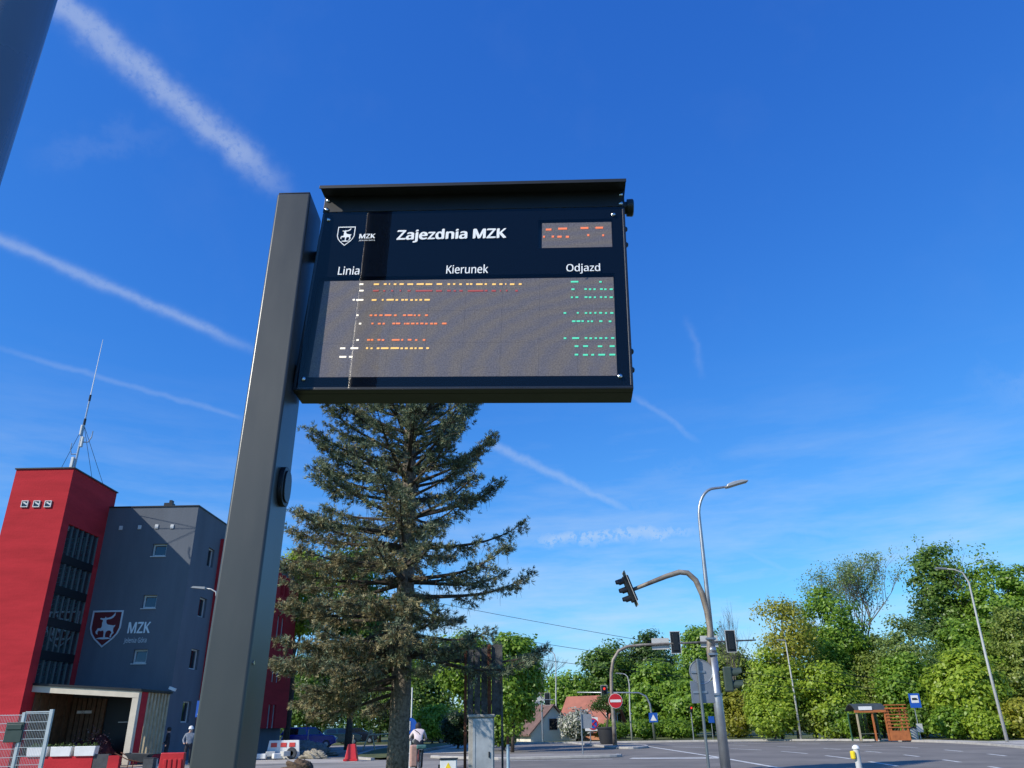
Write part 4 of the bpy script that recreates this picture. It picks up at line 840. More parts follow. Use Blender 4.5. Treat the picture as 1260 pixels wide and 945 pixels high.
# ================================================================ STREET FURNITURE
M_gbox = mat('signal_green_housing', (.035, .055, .042), .5, 0, .15, 5)
M_board = mat('backboard_grey', (.50, .50, .47), .6, 0, .1, 4)
M_lensoff = mat('dark_lens', (.015, .012, .010), .2, 0, 0)
M_lensred = mat('lit_red_lens', (.3, .01, .01), .3, 0, 0, emit=(1, .05, .03), estr=1.4)
M_signblue = mat('sign_blue', (.012, .09, .42), .45, 0, .05, 4); M_signred = mat('sign_red', (.52, .012, .02), .45, 0, .05, 4)
M_signback = mat('sign_back_grey', (.27, .285, .30), .5, .35, .12, 4)
M_rustp = mat('rusty_galvanised_arm', (.17, .12, .085), .6, .35, .3, 2.2, .2, 30, rgb2=(.40, .36, .30))
def signal(parent, c, rz=0, tilt=0, n=3, lit=None, back=True, s=1.0, hm=None, sides=False):
    """signal head as a part; lenses look along local -y"""
    Mx = Matrix.Translation(c)@Matrix.Rotation(rz, 4, 'Z')@Matrix.Rotation(tilt, 4, 'X'); hh = .31*n
    def put(mb, nm, m, par, **k):
        mb.v = [tuple((Mx@(Vector(v)*s))) for v in mb.v]; return mb.build(nm, m, par, **k)
    h = put(MB().bb(-.16, .16, -.10, .12, -hh/2, hh/2), 'signal_head', hm or M_black, parent, bevel=.03)
    if back:
        put(MB().bb(-.27, .27, .02, .035, -hh/2-.13, hh/2+.13), 'backboard', M_black, h)
        ed = MB(); 
        for a, b, d, e in ((-.30, .30, hh/2+.13, hh/2+.16), (-.30, .30, -hh/2-.16, -hh/2-.13), (-.30, -.27, -hh/2-.13, hh/2+.13), (.27, .30, -hh/2-.13, hh/2+.13)): ed.bb(a, b, .02, .035, d, e)
        put(ed, 'backboard_rim', M_board, h)
    for i in range(n):
        z = hh/2-.155-.31*i
        put(MB().lathe([(.105, -.105), (.09, -.118), (.001, -.125)], 14, (0, 0, z), 'y'), 'lens', M_lensred if lit == i else M_lensoff, h)
        v = MB(); k = 14; vs = []
        for q in range(k+1):
            a = R_(-35+250*q/k); 
            for (rr, y) in ((.125, -.10), (.125, -.36 if a > 0 and a < math.pi else -.26), (.115, -.36 if a > 0 and a < math.pi else -.26), (.115, -.10)): vs.append((rr*math.cos(a), y, z+rr*math.sin(a)))
        fs = [(q*4+w, q*4+(w+1) % 4, q*4+4+(w+1) % 4, q*4+4+w) for q in range(k) for w in range(4)]+[(0, 1, 2, 3), (k*4, k*4+1, k*4+2, k*4+3)]
        put(v.add(vs, fs), 'visor', hm or M_black, h)
    return h
def disc(parent, c, r, m, nm, y=.0, th=.02, n=28): return MB().lathe([(r, y), (r, y+th)], n, c, 'y').build(nm, m, parent)

# near street lamp with signal arm
YL = 22; LXb = at(893, 945, YL).x; LB = thing('street_lamp', 'tall galvanised street lamp with a bent rusty signal arm', 'street lamp', (LXb, YL, 0))
lz = at(859, 625, YL).z; lx = at(859, 625, YL).x-LXb; zt = at(880, 600, YL).z
MB().tube([(0, 0, 0), (0, 0, 2.0), (.0, 0, 3.3)], [.135, .125, .115], 16).tube([(0, 0, 3.28), (0, 0, 3.42)], [.125, .10], 16).build('pole', M_galv, LB, 'full')
MB().tube([(.02, 0, 3.3), (.02+lx*.4, 0, 5), (lx, 0, lz-.3)]+[(lx+.55-.55*math.cos(a), 0, lz-.3+(zt-lz+.28)*math.sin(a)) for a in [i*math.pi/2/8 for i in range(1, 9)]]+[(lx+.75, 0, zt), (lx+.98, 0, zt+.03)], [.075, .062, .045]+[.04]*8+[.036, .032], 12).build('lamp_arm', M_galv, LB, 'full')
MB().prism([(lx+.88, zt-.02), (lx+.92, zt+.08), (lx+1.1, zt+.15), (lx+1.35, zt+.20), (lx+1.52, zt+.185), (lx+1.55, zt+.155), (lx+1.3, zt+.09), (lx+1.0, zt-.0)], -.13, .13).build('luminaire', mat('luminaire_grey', (.42, .43, .44), .4, .3, .05, 4), LB, True, .02)
ap = [(876, 800), (874, 775), (870, 752), (864, 731), (856, 714), (846, 705), (836, 704), (820, 709), (800, 717), (779, 725.5)]
pts = [at(a, b, YL)-Vector((LXb, YL, 0)) for a, b in ap]; pts[0].x = -.07; pts = [Vector((-.07, 0, 2.6))]+pts
MB().tube(pts, [.085, .085, .085, .085, .083, .08, .077, .075, .07, .06, .05], 14).build('signal_arm', M_rustp, LB, 'full')
for z in (2.2, 3.2, 3.6): MB().tube([(0, 0, z), (0, 0, z+.05)], .14, 16).box((-.06, -.12, z+.025), (.16, .06, .05)).build('clamp', M_galv, LB)
e = pts[-1]; signal(LB, e+Vector((-.10, 0, .02)), R_(-90), R_(19), 3, None, True, .80)
zs_ = at(890, 836, YL).z; signal(LB, Vector((.34, -.02, zs_)), R_(78), 0, 2, None, False, 1.0, M_gbox)
MB().box((0, 0, .2), (.5, .5, .02)).build('base_plate', M_galv, LB)

# road signs seen from behind
sp_ = thing('road_sign', 'dark pole with round and square signs seen from behind', 'road sign', (at(872, 945, 20).x, 20, 0))
MB().tube([(0, 0, 0), (0, 0, 2.98)], .036, 10).build('pole', M_pole, sp_, True)
c = at(863, 826.5, 20)-sp_.location; rs_ = disc(sp_, (c.x, .05, c.z), .275, M_signback, 'round_sign'); MB().tube([(c.x+.275*math.cos(k*math.pi/14), .05, c.z+.275*math.sin(k*math.pi/14)) for k in range(29)], .012, 5).build('rim', M_galv, rs_); c2 = at(865, 851.5, 20)-sp_.location
MB().box((c2.x, .055, c2.z), (.56, .018, .50)).build('square_sign', mat('sign_back_blue_grey', (.21, .235, .27), .45, .4, .12, 4), sp_, False, .02)
MB().box((0, .036, c.z), (.34, .016, .05)).box((0, .036, c2.z), (.34, .016, .05)).build('clamp', M_galv, sp_)

# far signal gantry with the no entry sign
YF = 58; fx = at(757, 918, YF).x; FG = thing('signal_gantry', 'curved steel gantry with two signals and a no entry sign', 'traffic light', (fx, YF, .14))
L = lambda a, b, Y=YF, o=None: at(a, b, Y)-(o or FG).location
r_ = [(0, 0, 0), (0, 0, 1.5)]+[tuple(L(a, b)) for a, b in ((752.5, 850), (752, 828), (754.5, 812), (761, 801), (772, 795.5), (790, 793.5), (930, 787.5))]
MB().tube(r_, [.15, .14, .12, .115, .11, .105, .10, .09, .05], 14).build('arm', M_rustp, FG, 'full')
for a, b in ((831, 790.5), (899, 789)):
    p = L(a, b); signal(FG, Vector((p.x, -.02, p.z)), R_(180), 0, 3, None, True, 1.22)
for a, b in ((813, 792), (873, 789)):
    p = L(a, b); MB().box((p.x, .12, p.z), (1.25, .03, .78)).build('street_plate', M_board, FG)
p = L(757, 862.5); ne = disc(FG, (p.x, -.22, p.z), .46, M_signred, 'no_entry_sign'); MB().bb(p.x-.38, p.x+.38, -.235, -.222, p.z-.085, p.z+.085).build('white_bar', M_white, ne); disc(ne, (p.x, -.21, p.z), .485, M_white, 'white_rim', 0, .005)
# second gantry further back, arm to the left
def pole(name, label, cat, px, pbase, ptop, Y, r=.05, group=None, m=None):
    t = thing(name, label, cat, (at(px, pbase, Y).x, Y, 0), 0, group); h = at(px, ptop, Y).z
    MB().tube([(0, 0, 0), (0, 0, h)], [r, r*.8], 10).build('pole', m or M_galv, t, True); return t, h
YB = 76; gb = thing('signal_gantry', 'distant thin gantry with one red signal over the far road', 'traffic light', (at(806, 912, YB).x, YB, 0))
L2 = lambda a, b: at(a, b, YB)-gb.location
MB().tube([(0, 0, 0)]+[tuple(L2(a, b)) for a, b in ((802, 880), (799.5, 866), (795, 857), (786, 852.5), (710, 852))], [.12, .1, .09, .08, .07, .05], 10).build('arm', M_galv, gb, 'full')
p = L2(743.5, 852); signal(gb, Vector((p.x, -.1, p.z)), 0, 0, 3, 0, True, 1.0)
MB().box((0, -.14, 1.9), (.78, .03, .78)).build('crossing_sign', M_signblue, gb); MB().prism([(-.28, 1.64), (.28, 1.64), (0, 2.16)], -.17, -.158).build('white_triangle', M_white, gb)
# left gantry by the small house
YC = 80; gc = thing('signal_gantry', 'distant signal and white plate above the small white house', 'traffic light', (at(668, 912, YC).x, YC, 0)); L3 = lambda a, b: at(a, b, YC)-gc.location
MB().tube([(0, 0, 0), (0, 0, L3(667, 857).z)], .08, 10).tube([tuple(L3(654, 861)), tuple(L3(681, 861))], .05, 8).build('pole', M_galv, gc)
p = L3(673.5, 860); signal(gc, Vector((p.x, .1, p.z)), R_(180), 0, 3, None, True, .9); p = L3(664, 860.5); MB().box((p.x, -.1, p.z), (.9, .03, .35)).build('street_plate', M_board, gc)
# lamps across the road
def streetlamp(label, pb, ptop, tip, Y, r, group='street lamps across the road'):
    b = at(*pb, Y); t = thing('street_lamp', label, 'street lamp', (b.x, Y, 0), 0, group); T = at(*ptop, Y)-t.location; E_ = at(*tip, Y)-t.location
    MB().tube([(0, 0, 0), (0, 0, T.z*.5), (T.x, 0, T.z-.25), (T.x+(E_.x-T.x)*.2, 0, T.z+(E_.z-T.z)*.6), (T.x+(E_.x-T.x)*.6, 0, T.z+(E_.z-T.z)*.92), tuple(E_)], [r, r*.8, r*.55, r*.5, r*.45, r*.4], 10).build('pole', M_lamp, t, 'full')
    s = 1 if E_.x > T.x else -1
    MB().prism([(E_.x, E_.z+.06), (E_.x+s*.6, E_.z+.10), (E_.x+s*.7, E_.z+.03), (E_.x, E_.z-.05)], -.13, .13).build('luminaire', M_signback, t); return t
streetlamp('tall street lamp leaning at the right edge across the road', (1240, 915), (1191, 712), (1164, 700), 50, .095)
streetlamp('thin street lamp in front of the yellow green trees', (986, 911), (967.5, 795), (966, 788), 66.5, .09)
streetlamp('distant curved lamp right of the no entry sign', (778, 914), (774, 838), (766, 829), 78, .09)
streetlamp('distant lamp behind the bare grey tree', (686, 914), (684, 812), (676, 801), 92, .10)
t, h = pole('pedestrian_signal', 'small red pedestrian signal on a post by the dark shrub', 'traffic light', 854, 912, 870, 76, .06); signal(t, Vector((0, -.15, h-.2)), 0, 0, 2, 0, False, .85)
t, h = pole('road_sign', 'small blue square sign right of the red pedestrian signal', 'road sign', 878, 912, 881, 78, .05); MB().box((0, -.08, h-.3), (.55, .03, .55)).build('plate', M_signblue, t)
t, h = pole('road_sign', 'thin pole with a grey plate seen edge on upon the near island', 'road sign', 717.5, 935, 873, 42.6, .032, None, M_galv); MB().box((.28, .05, h-.55), (.52, .02, .66)).build('plate', M_signback, t)
t, h = pole('road_sign', 'round blue no stopping sign on white plate left of potted tree', 'road sign', 727, 915, 880, 64, .04); MB().box((.12, -.06, h-.62), (1.0, .02, .95)).build('plate', M_white, t)
q = disc(t, (.22, -.10, h-.62), .40, M_signred, 'red_ring'); disc(t, (.22, -.115, h-.62), .31, M_signblue, 'blue_face', 0, .012); MB().box((.22, -.13, h-.62), (.60, .01, .07), Matrix.Rotation(R_(45), 3, 'Y')).box((.22, -.145, h-.62), (.60, .01, .07), Matrix.Rotation(R_(-45), 3, 'Y')).build('red_cross', M_signred, t)
t, h = pole('road_sign', 'blue round sign on a white pole behind the spruce trunk', 'road sign', 505, 915, 846, 34, .032, None, M_white); disc(t, (-.05, -.07, at(504, 893, 34).z), .30, M_signblue, 'blue_disc'); MB().box((-.05, -.085, at(504, 893, 34).z), (.06, .012, .34)).build('white_arrow', M_white, t)
t, h = pole('bollard_post', 'pale blue post with rusty top right of the cabinet', 'post', 625.5, 960, 916, 20, .042, None, mat('pale_blue_paint', (.30, .42, .50), .6, 0, .25, 6)); MB().tube([(0, 0, h), (0, 0, h+.17)], [.036, .03], 10).build('rusty_top', M_rust, t)
t, h = pole('push_button_post', 'short white post with yellow push button before the road', 'post', 1060, 960, 921, 13.5, .058, None, mat('grey_white_post', (.50, .50, .48), .5, 0, .15, 5))
MB().lathe([(.058, h), (.05, h+.03), (.025, h+.05), (.001, h+.055)], 16).build('cap', M_white, t, True); MB().box((-.072, -.02, h-.09), (.06, .09, .12)).build('yellow_button_box', M_yellow, t, False, .02)
t, h = pole('road_sign', 'blue pedestrian crossing sign half hidden by the sign post', 'road sign', 243, 935, 862, 38.5, .04); MB().box((0, -.06, h-.36), (.7, .02, .7)).build('plate', M_signblue, t); MB().prism([(-.27, h-.6), (.27, h-.6), (0, h-.12)], -.09, -.075).build('white_triangle', M_white, t)
t = streetlamp('street lamp head peeking out left of the sign post', (268, 925), (268, 735), (253, 724), 39.0, .07, None)
# potted tree on the island
pt = thing('potted_tree', 'clipped cloud tree in a large dark pot on the island', 'plant', (at(747.5, 916, 61).x, 61, .15))
MB().lathe([(.46, 0), (.52, .1), (.68, 1.0), (.74, 1.03), (.74, 1.14), (.64, 1.14), (.6, 1.0)], 20).build('pot', mat('dark_pot', (.03, .032, .036), .6, 0, .1, 4), pt, True)
mb = MB(); limb(mb, (0, 0, 1), (.1, 0, 2.5), .10, .05); limb(mb, (.05, 0, 1.7), (-.5, .1, 2.35), .06, .03); limb(mb, (.05, 0, 1.9), (.65, -.1, 2.3), .06, .03); mb.build('trunk', M_bark, pt)
leaves('crown', [(0, 0, 2.95), (.1, .1, 3.05), (-.6, .1, 2.45), (-.45, -.1, 2.55), (.7, -.1, 2.4), (.55, .1, 2.3), (0, -.2, 2.4), (-.3, 0, 2.75)], 620, (.27, .25, .13), .05, LM['dark'], pt)

# boarded panel and cabinet
BP = thing('boarded_panel', 'tall panel of weathered grey planks on rusty posts', 'panel', (0, 20.75, 0)); M_plank = mat('weathered_plank', (.045, .044, .044), .85, 0, .4, 6, .4, 22, rgb2=(.13, .128, .125))
pa, pb = at(574.5, 840, 20.7), at(617, 840, 20.7); zb_ = at(590, 880, 20.7).z; pw = (pb.x-pa.x)
xs = [0, .20, .40, .605, .70, 1.0]
for i in range(5):
    a, b = pa.x+pw*xs[i]+.012, pa.x+pw*xs[i+1]-.012; ztp = at(595, 799-1.2*i, 20.7).z
    if i == 3: continue
    mb = MB().prism([(a, zb_), (b, zb_), (b, ztp+.03*(i % 2)), ((a+b)/2, ztp+.06*random.random()), (a, ztp-.02)], -.012+.012*(i % 3), .02+.012*(i % 3)); mb.build('plank', M_plank, BP)
MB().bb(pa.x-.07, pa.x-.005, -.04, .06, .0, at(575, 797, 20.7).z).build('rusty_post', M_rust, BP); xm = pa.x+pw*.65
MB().bb(xm-.045, xm+.045, -.07, -.02, .0, at(600, 793, 20.7).z).build('rusty_post', M_rust, BP)
MB().bb(pb.x-.02, pb.x+.03, -.03, .05, .0, at(617, 793, 20.7).z).build('rusty_post', M_plank, BP)
for z in (zb_+.25, zb_+1.2): MB().bb(pa.x, pb.x-.03, .058, .10, z, z+.08).build('cross_rail', M_rust, BP)
ca, cb = at(576.5, 900, 20), at(607.5, 900, 20); cw = cb.x-ca.x; cx = (ca.x+cb.x)/2; ch = at(592, 879, 20).z
CB = thing('utility_cabinet', 'pale grey metal utility cabinet below the boarded panel', 'cabinet', (cx, 20, 0)); M_cab = mat('cabinet_metal', (.40, .42, .43), .45, .25, .25, 2.0); M_cabc = mat('cabinet_concrete', (.36, .34, .30), .9, 0, .3, 4, .3, 25)
MB().bb(-cw/2, cw/2, 0, .4, 0, ch-.07).build('shell', M_cabc, CB, False, .01); MB().bb(-cw/2-.03, cw/2+.03, -.04, .43, ch-.068, ch).build('lid', M_cabc, CB, False, .02)
fr = MB(); fx0, fx1 = -cw/2+.10, cw/2-.02
for a, b, c_, d in ((fx0, fx0+.06, .1, ch-.1), (fx1-.06, fx1, .1, ch-.1), (fx0+.06, fx1-.06, ch-.16, ch-.1), (fx0+.06, fx1-.06, .1, .16)): fr.bb(a, b, -.022, -.002, c_, d)
fo = fr.build('door_frame', M_cab, CB); MB().bb(fx0+.062, fx1-.062, -.012, -.003, .162, ch-.162).build('door', M_cab, CB); MB().box((fx1-.09, -.03, .95), (.03, .03, .12)).build('handle', M_dark, CB)
wb = thing('junction_box', 'small white electric box with yellow warning triangle', 'box', (at(551.5, 940, 18).x, 18, 0)); zt_ = at(551, 933, 18).z
MB().bb(-.17, .17, 0, .22, .1, zt_-.03).build('shell', M_white, wb, False, .01); MB().bb(-.19, .19, -.02, .24, zt_-.028, zt_).build('lid', M_dark, wb, False, .01); MB().bb(-.15, .15, .02, .2, 0, .098).build('plinth', M_cabc, wb)
MB().prism([(-.09, zt_-.24), (.09, zt_-.24), (0, zt_-.08)], -.008, -.002).build('warning_triangle', M_yellow, wb); MB().bb(-.215, -.172, .03, .12, zt_-.2, zt_-.12).build('hinge', M_dark, wb)

# bus shelter
YS = 58.5; sa, sb, sc_ = at(1060, 912, YS), at(1095, 912, YS), at(1121, 911, YS)
SHL = thing('bus_shelter', 'small bus shelter with orange slatted end and curved dark roof', 'bus shelter', (sa.x, YS, .1), 0)
M_or = mat('orange_timber', (.42, .13, .035), .6, 0, .25, 4); M_sg = mat('shelter_green', (.03, .10, .06), .5, 0, .1, 4); G_sh = glassmat('shelter_glass', (.25, .33, .30), 1, .05, 1.5)
w1 = sb.x-sa.x; w2 = sc_.x-sa.x; hs_ = at(1058, 877, YS).z-.1; dp = 1.5
for x in (0, w1*.55, w1): MB().bb(x-.05, x+.05, -.05, .05, 0, hs_).build('post', M_or if x else M_ply, SHL)
for x in (0, w1): MB().bb(x-.05, x+.05, dp-.05, dp+.05, 0, hs_).build('post', M_sg, SHL)
MB().bb(-.15, w1+.1, -.12, -.03, hs_+.002, hs_+.16).build('front_beam', M_or, SHL)
n = 10; rp = [(-.1+(dp+.3)*i/n, hs_+.18+.42*math.sin(math.pi*i/n)) for i in range(n+1)]
MB().prism(rp+[(y, z-.05) for y, z in rp[::-1]], -.1, w1+.15, 'x').build('roof', mat('shelter_roof', (.05, .06, .055), .5, 0, .2, 4), SHL, True)
MB().bb(.15, w1*.55, -.16, -.125, hs_+.17, hs_+.40).build('name_plate', M_white, SHL)
for i in range(2):
    a, b = (0.06, w1*.5) if i == 0 else (w1*.52, w1-.06); MB().bb(a, b, dp-.02, dp, .25, hs_-.05).build('glass_pane', G_sh, SHL)
MB().bb(-.02, .0, .1, dp-.1, .25, hs_-.1).build('glass_pane', G_sh, SHL)
for i in range(3): MB().bb(.3, w1-.3, dp-.55+.14*i, dp-.45+.14*i, .42, .47).build('bench_slat', M_ply, SHL)
MB().bb(.4, .5, dp-.5, dp-.2, 0, .418).bb(w1-.5, w1-.4, dp-.5, dp-.2, 0, .418).build('bench_leg', M_sg, SHL)
MB().bb(w1+.08, w2, -.06, .06, 0, .62).build('planter_front', M_or, SHL)
for x in (w1+.14, w1+.24, w2-.42, w2-.06): MB().bb(x-.04, x+.04, -.05, .05, .622, hs_+.2).build('trellis_post', M_or, SHL)
for i in range(8): z = .80+i*.205; MB().bb(w1+.02, w2+.1, -.09, -.055, z, z+.06).build('trellis_slat', M_or, SHL)
for i in range(7): x = w1+.12+i*(w2-w1-.2)/6; MB().bb(x-.03, x+.03, -.35, dp, hs_+.205, hs_+.29).build('trellis_rafter', M_or, SHL)
t, h = pole('bus_stop_sign', 'blue bus stop sign on a slim pole beside the shelter', 'bus stop', 1133, 908, 856, 60, .035); t.location.z = .1
zz = at(1128, 862, 60).z-.1; sx_ = at(1128, 862, 60).x-t.location.x
bs = MB().box((sx_*.4, -.06, zz), (.78, .03, .95)).build('blue_plate', M_signblue, t); MB().box((sx_*.4, -.082, zz+.1), (.52, .01, .5)).build('white_panel', M_white, t)
MB().prism([(-.2, .06), (.2, .06), (.2, .13), (.12, .2), (-.18, .2), (-.2, .15)], -.1, -.09).build('bus_symbol', M_black, t).location = (sx_*.4, 0, zz-.02)
MB().box((.05, -.06, .75), (.42, .05, .55)).build('timetable_case', M_board, t)
lb = thing('litter_bin', 'grey litter bin beside the bus stop pole', 'bin', (at(1131, 905, 61).x-.3, 61, .1)); MB().lathe([(.2, 0), (.23, .1), (.25, .7), (.22, .72), (.21, .2)], 14).build('drum', M_board, lb, True); MB().lathe([(.27, .705), (.27, .76), (.05, .82)], 14).build('lid', M_dark, lb, True)

# fence and gate by the porch
FY = 27.5; fa, fb, fc = at(-40, 880, FY), at(30, 880, FY), at(66, 875, FY)
M_fence = mat('galvanised_mesh', (.50, .54, .56), .45, .5, .1, 3)
def meshpanel(parent, x0, x1, z0, z1, y, name):
    mb = MB(); n = int((x1-x0)/.05)
    for i in range(n+1): x = x0+(x1-x0)*i/n; mb.bb(x-.0035, x+.0035, y-.0035, y+.0035, z0, z1)
    o = mb.build(name, M_fence, parent, fix=False); o['kind'] = 'stuff'
    k = int((z1-z0)/.25)
    for i in range(k+1): z = z0+.03+(z1-z0-.06)*i/k; MB().bb(x0, x1, y-.018, y-.006, z-.009, z+.009).build('cross_wire', M_fence, parent)
FT = thing('mesh_fence', 'galvanised wire mesh fence at the left picture edge', 'fence', (0, FY, 0)); zf = at(10, 879, FY).z
meshpanel(FT, fa.x, fb.x-.06, .08, zf, 0, 'wire_mesh'); MB().bb(fb.x-.05, fb.x+.05, -.05, .05, 0, zf+.05).build('post', M_fence, FT)
MB().bb(fa.x+.2, fa.x+.28, -.04, .04, 0, zf).build('post', M_fence, FT)
GT = thing('mesh_gate', 'narrow galvanised wire mesh gate standing next to the fence', 'gate', (0, FY-.1, 0)); zg_ = at(66, 874, FY-.1).z
meshpanel(GT, fb.x+.10, fc.x-.06, .12, zg_-.06, 0, 'wire_mesh'); MB().bb(fc.x-.05, fc.x+.06, -.05, .05, 0, zg_+.03).build('post', M_fence, GT); MB().bb(fb.x+.055, fb.x+.095, -.03, .03, .1, zg_-.04).build('stile', M_fence, GT)
MB().bb(fb.x+.098, fc.x-.062, -.02, .02, zg_-.058, zg_-.02).build('top_rail', M_fence, GT)
gb_ = tag(MB().bb(-.28, .28, -.06, .03, -.3, .3).bb(-.24, .24, -.085, -.065, .08, .24).build('notice_box', mat('dark_green_box', (.03, .055, .048), .5, 0, .15, 4), None, False, .01), 'dark green notice box hung on the mesh fence', 'box'); gb_.location = (at(20, 901, FY).x, FY-.1, at(20, 901, FY).z)
# red and white works barriers, cone, heaps
def barrier(label, c, rz, m, w=1.0, h=.85, group='red works barriers'):
    b = thing('works_barrier', label, 'barrier', c, rz, group)
    MB().prism([(-w/2+.06, h), (w/2-.02, h), (w/2, 0), (-w/2, 0)], -.09, .09).build('body', m, b, False, .02)
    for i in range(4): x = -w/2+.22+i*w*.19; MB().prism([(x-.045, h*.82), (x+.045, h*.82), (x+.07, h*.2), (x-.03, h*.2)], -.115, -.093).build('rib', m, b, False, .015)
    for x in (-w*.32, w*.32): MB().bb(x-.14, x+.14, -.22, .22, -.0, .08).build('foot', m, b, False, .01)
    return b
q = at(213, 927, 26); barrier('bright red plastic works barrier left of the sign post', (q.x, 26, 0), R_(4), M_redp, .78, at(213, 926, 26).z)
cn = thing('marker_block', 'red tapered traffic marker with a stick beside the grass', 'marker', (*gr(432, 937)[:2], .02))
MB().add([(-.32, -.25, 0), (.34, -.25, 0), (.34, .25, 0), (-.32, .25, 0), (-.18, -.13, .78), (.18, -.13, .78), (.18, .13, .78), (-.18, .13, .78)], [(0, 1, 5, 4), (1, 2, 6, 5), (2, 3, 7, 6), (3, 0, 4, 7), (4, 5, 6, 7), (0, 3, 2, 1)]).build('body', M_redp, cn, False, .03)
MB().tube([(.03, 0, .78), (.05, 0, 1.2)], .025, 8).build('stick', M_ply, cn); MB().box((.0, -.27, .06), (.7, .02, .1)).build('foot', M_redp, cn)
bx = thing('barrier_stack', 'stack of white barriers with red reflectors by the sign post', 'barrier', (*gr(345, 935)[:2], .02))
MB().prism([(-.95, 0), (.95, 0), (.86, .95), (-.80, .95)], .3, .45).build('board', M_white, bx, False, .02)
for x in (-.52, .02, .5): MB().box((x, .285, .72), (.34, .02, .22)).build('reflector', mat('red_reflector', (.62, .06, .05), .4, 0, .1, 4), bx, False, .01)
for i in range(4): MB().box((-1.0+i*.42, -.12+.1*(i % 2), .18+.1*(i % 2)), (.5, .35, .26), Matrix.Rotation(.3*i, 3, 'Z')).build('block', M_board if i % 2 else M_white, bx, False, .03)
MB().lathe([(.26, -.08), (.30, 0), (.26, .08), (.12, .08), (.12, -.08)], 16, (.55, .1, .3), 'y').build('coil', M_geo, bx, True)
M_soil = mat('brown_soil', (.105, .07, .045), .95, 0, .4, 8, .9, 14); M_gravel = mat('grey_rubble', (.17, .17, .165), .95, 0, .4, 8, .9, 10)
h1 = lump('soil_heap', (.62, .6, .42), M_soil, None, 3, (0, 0, 0), 60, .10, .045); h1.location = (at(367, 950, 34).x, 34, .0); tag(h1, 'rounded heap of brown soil at the bottom edge', 'heap')
h2 = lump('rubble_heap', (1.5, .9, .75), M_gravel, None, 8, (0, 0, 0), 60, .2, .05); h2.location = (*gr(378, 931)[:2], .0); tag(h2, 'grey rubble heap behind the white barriers', 'heap')
h3 = lump('rubble_heap', (.6, .5, .42), mat('pale_rubble', (.30, .27, .21), .95, 0, .4, 6, .9, 10), None, 15, (0, 0, 0), 50, .25, .07); h3.location = (*gr(386, 934)[:2], .0); tag(h3, 'pale heap of sand and stones right of the rubble', 'heap')
t, h = pole('marker_stake', 'thin stake stuck in the grey rubble heap', 'stake', 377, 931, 899, gr(378, 931).y, .03, None, M_pole); MB().tube([(0, 0, h), (0, 0, h+.06)], .045, 8).build('cap', M_pole, t)
af = thing('trestle_frame', 'white timber trestle with a rail at the edge of the grass', 'trestle', (*gr(455, 925)[:2], .1))
MB().tube([(-.5, 0, 0), (0, 0, 1.3)], .05, 6).build('leg', M_ply, af); MB().tube([(.35, 0, 0), (.03, 0, 1.3)], .05, 6).build('leg', M_ply, af); MB().tube([(-.1, -.07, .95), (2.3, -.07, 1.05)], .05, 6).build('rail', M_ply, af); MB().tube([(2.25, 0, 0), (2.25, 0, 1.15)], .05, 6).build('leg', M_ply, af)
# wheelbarrow
wbx = thing('wheelbarrow', 'dark wheelbarrow parked by the porch side', 'wheelbarrow', (at(170, 938, 38.6).x, 38.6, .0))
MB().add([(-.55, -.32, .68), (.55, -.32, .62), (.55, .32, .62), (-.55, .32, .68), (-.30, -.2, .34), (.32, -.2, .30), (.32, .2, .30), (-.30, .2, .34)], [(0, 4, 5, 1), (1, 5, 6, 2), (2, 6, 7, 3), (3, 7, 4, 0), (4, 7, 6, 5)]).build('tray', M_geo, wbx)
MB().lathe([(.19, -.05), (.21, 0), (.19, .05), (.08, .05), (.08, -.05)], 18, (.62, 0, .21), 'y').build('wheel', M_black, wbx, True)
for s in (-1, 1): MB().tube([(.62, s*.08, .21), (.2, s*.18, .3), (-.4, s*.26, .42), (-1.0, s*.30, .70)], .022, 6).build('handle', M_rust, wbx); MB().tube([(-.3, s*.24, .4), (-.36, s*.26, 0)], .022, 6).build('leg', M_rust, wbx)
for i, (px_, Y, s) in enumerate(((184, 38.2, .45), (187, 38.9, .38))):
    b_ = tag(MB().box((0, 0, s/2), (s, s*.8, s)).box((0, 0, s+.012), (s*1.06, s*.86, .02)).build('crate', M_board if i else M_geo, None, False, .02), ['dark crate on the ground beside the wheelbarrow', 'pale crate on the ground right of the dark crate'][i], 'crate'); b_.location = (at(px_, 940, Y).x, Y, .012)

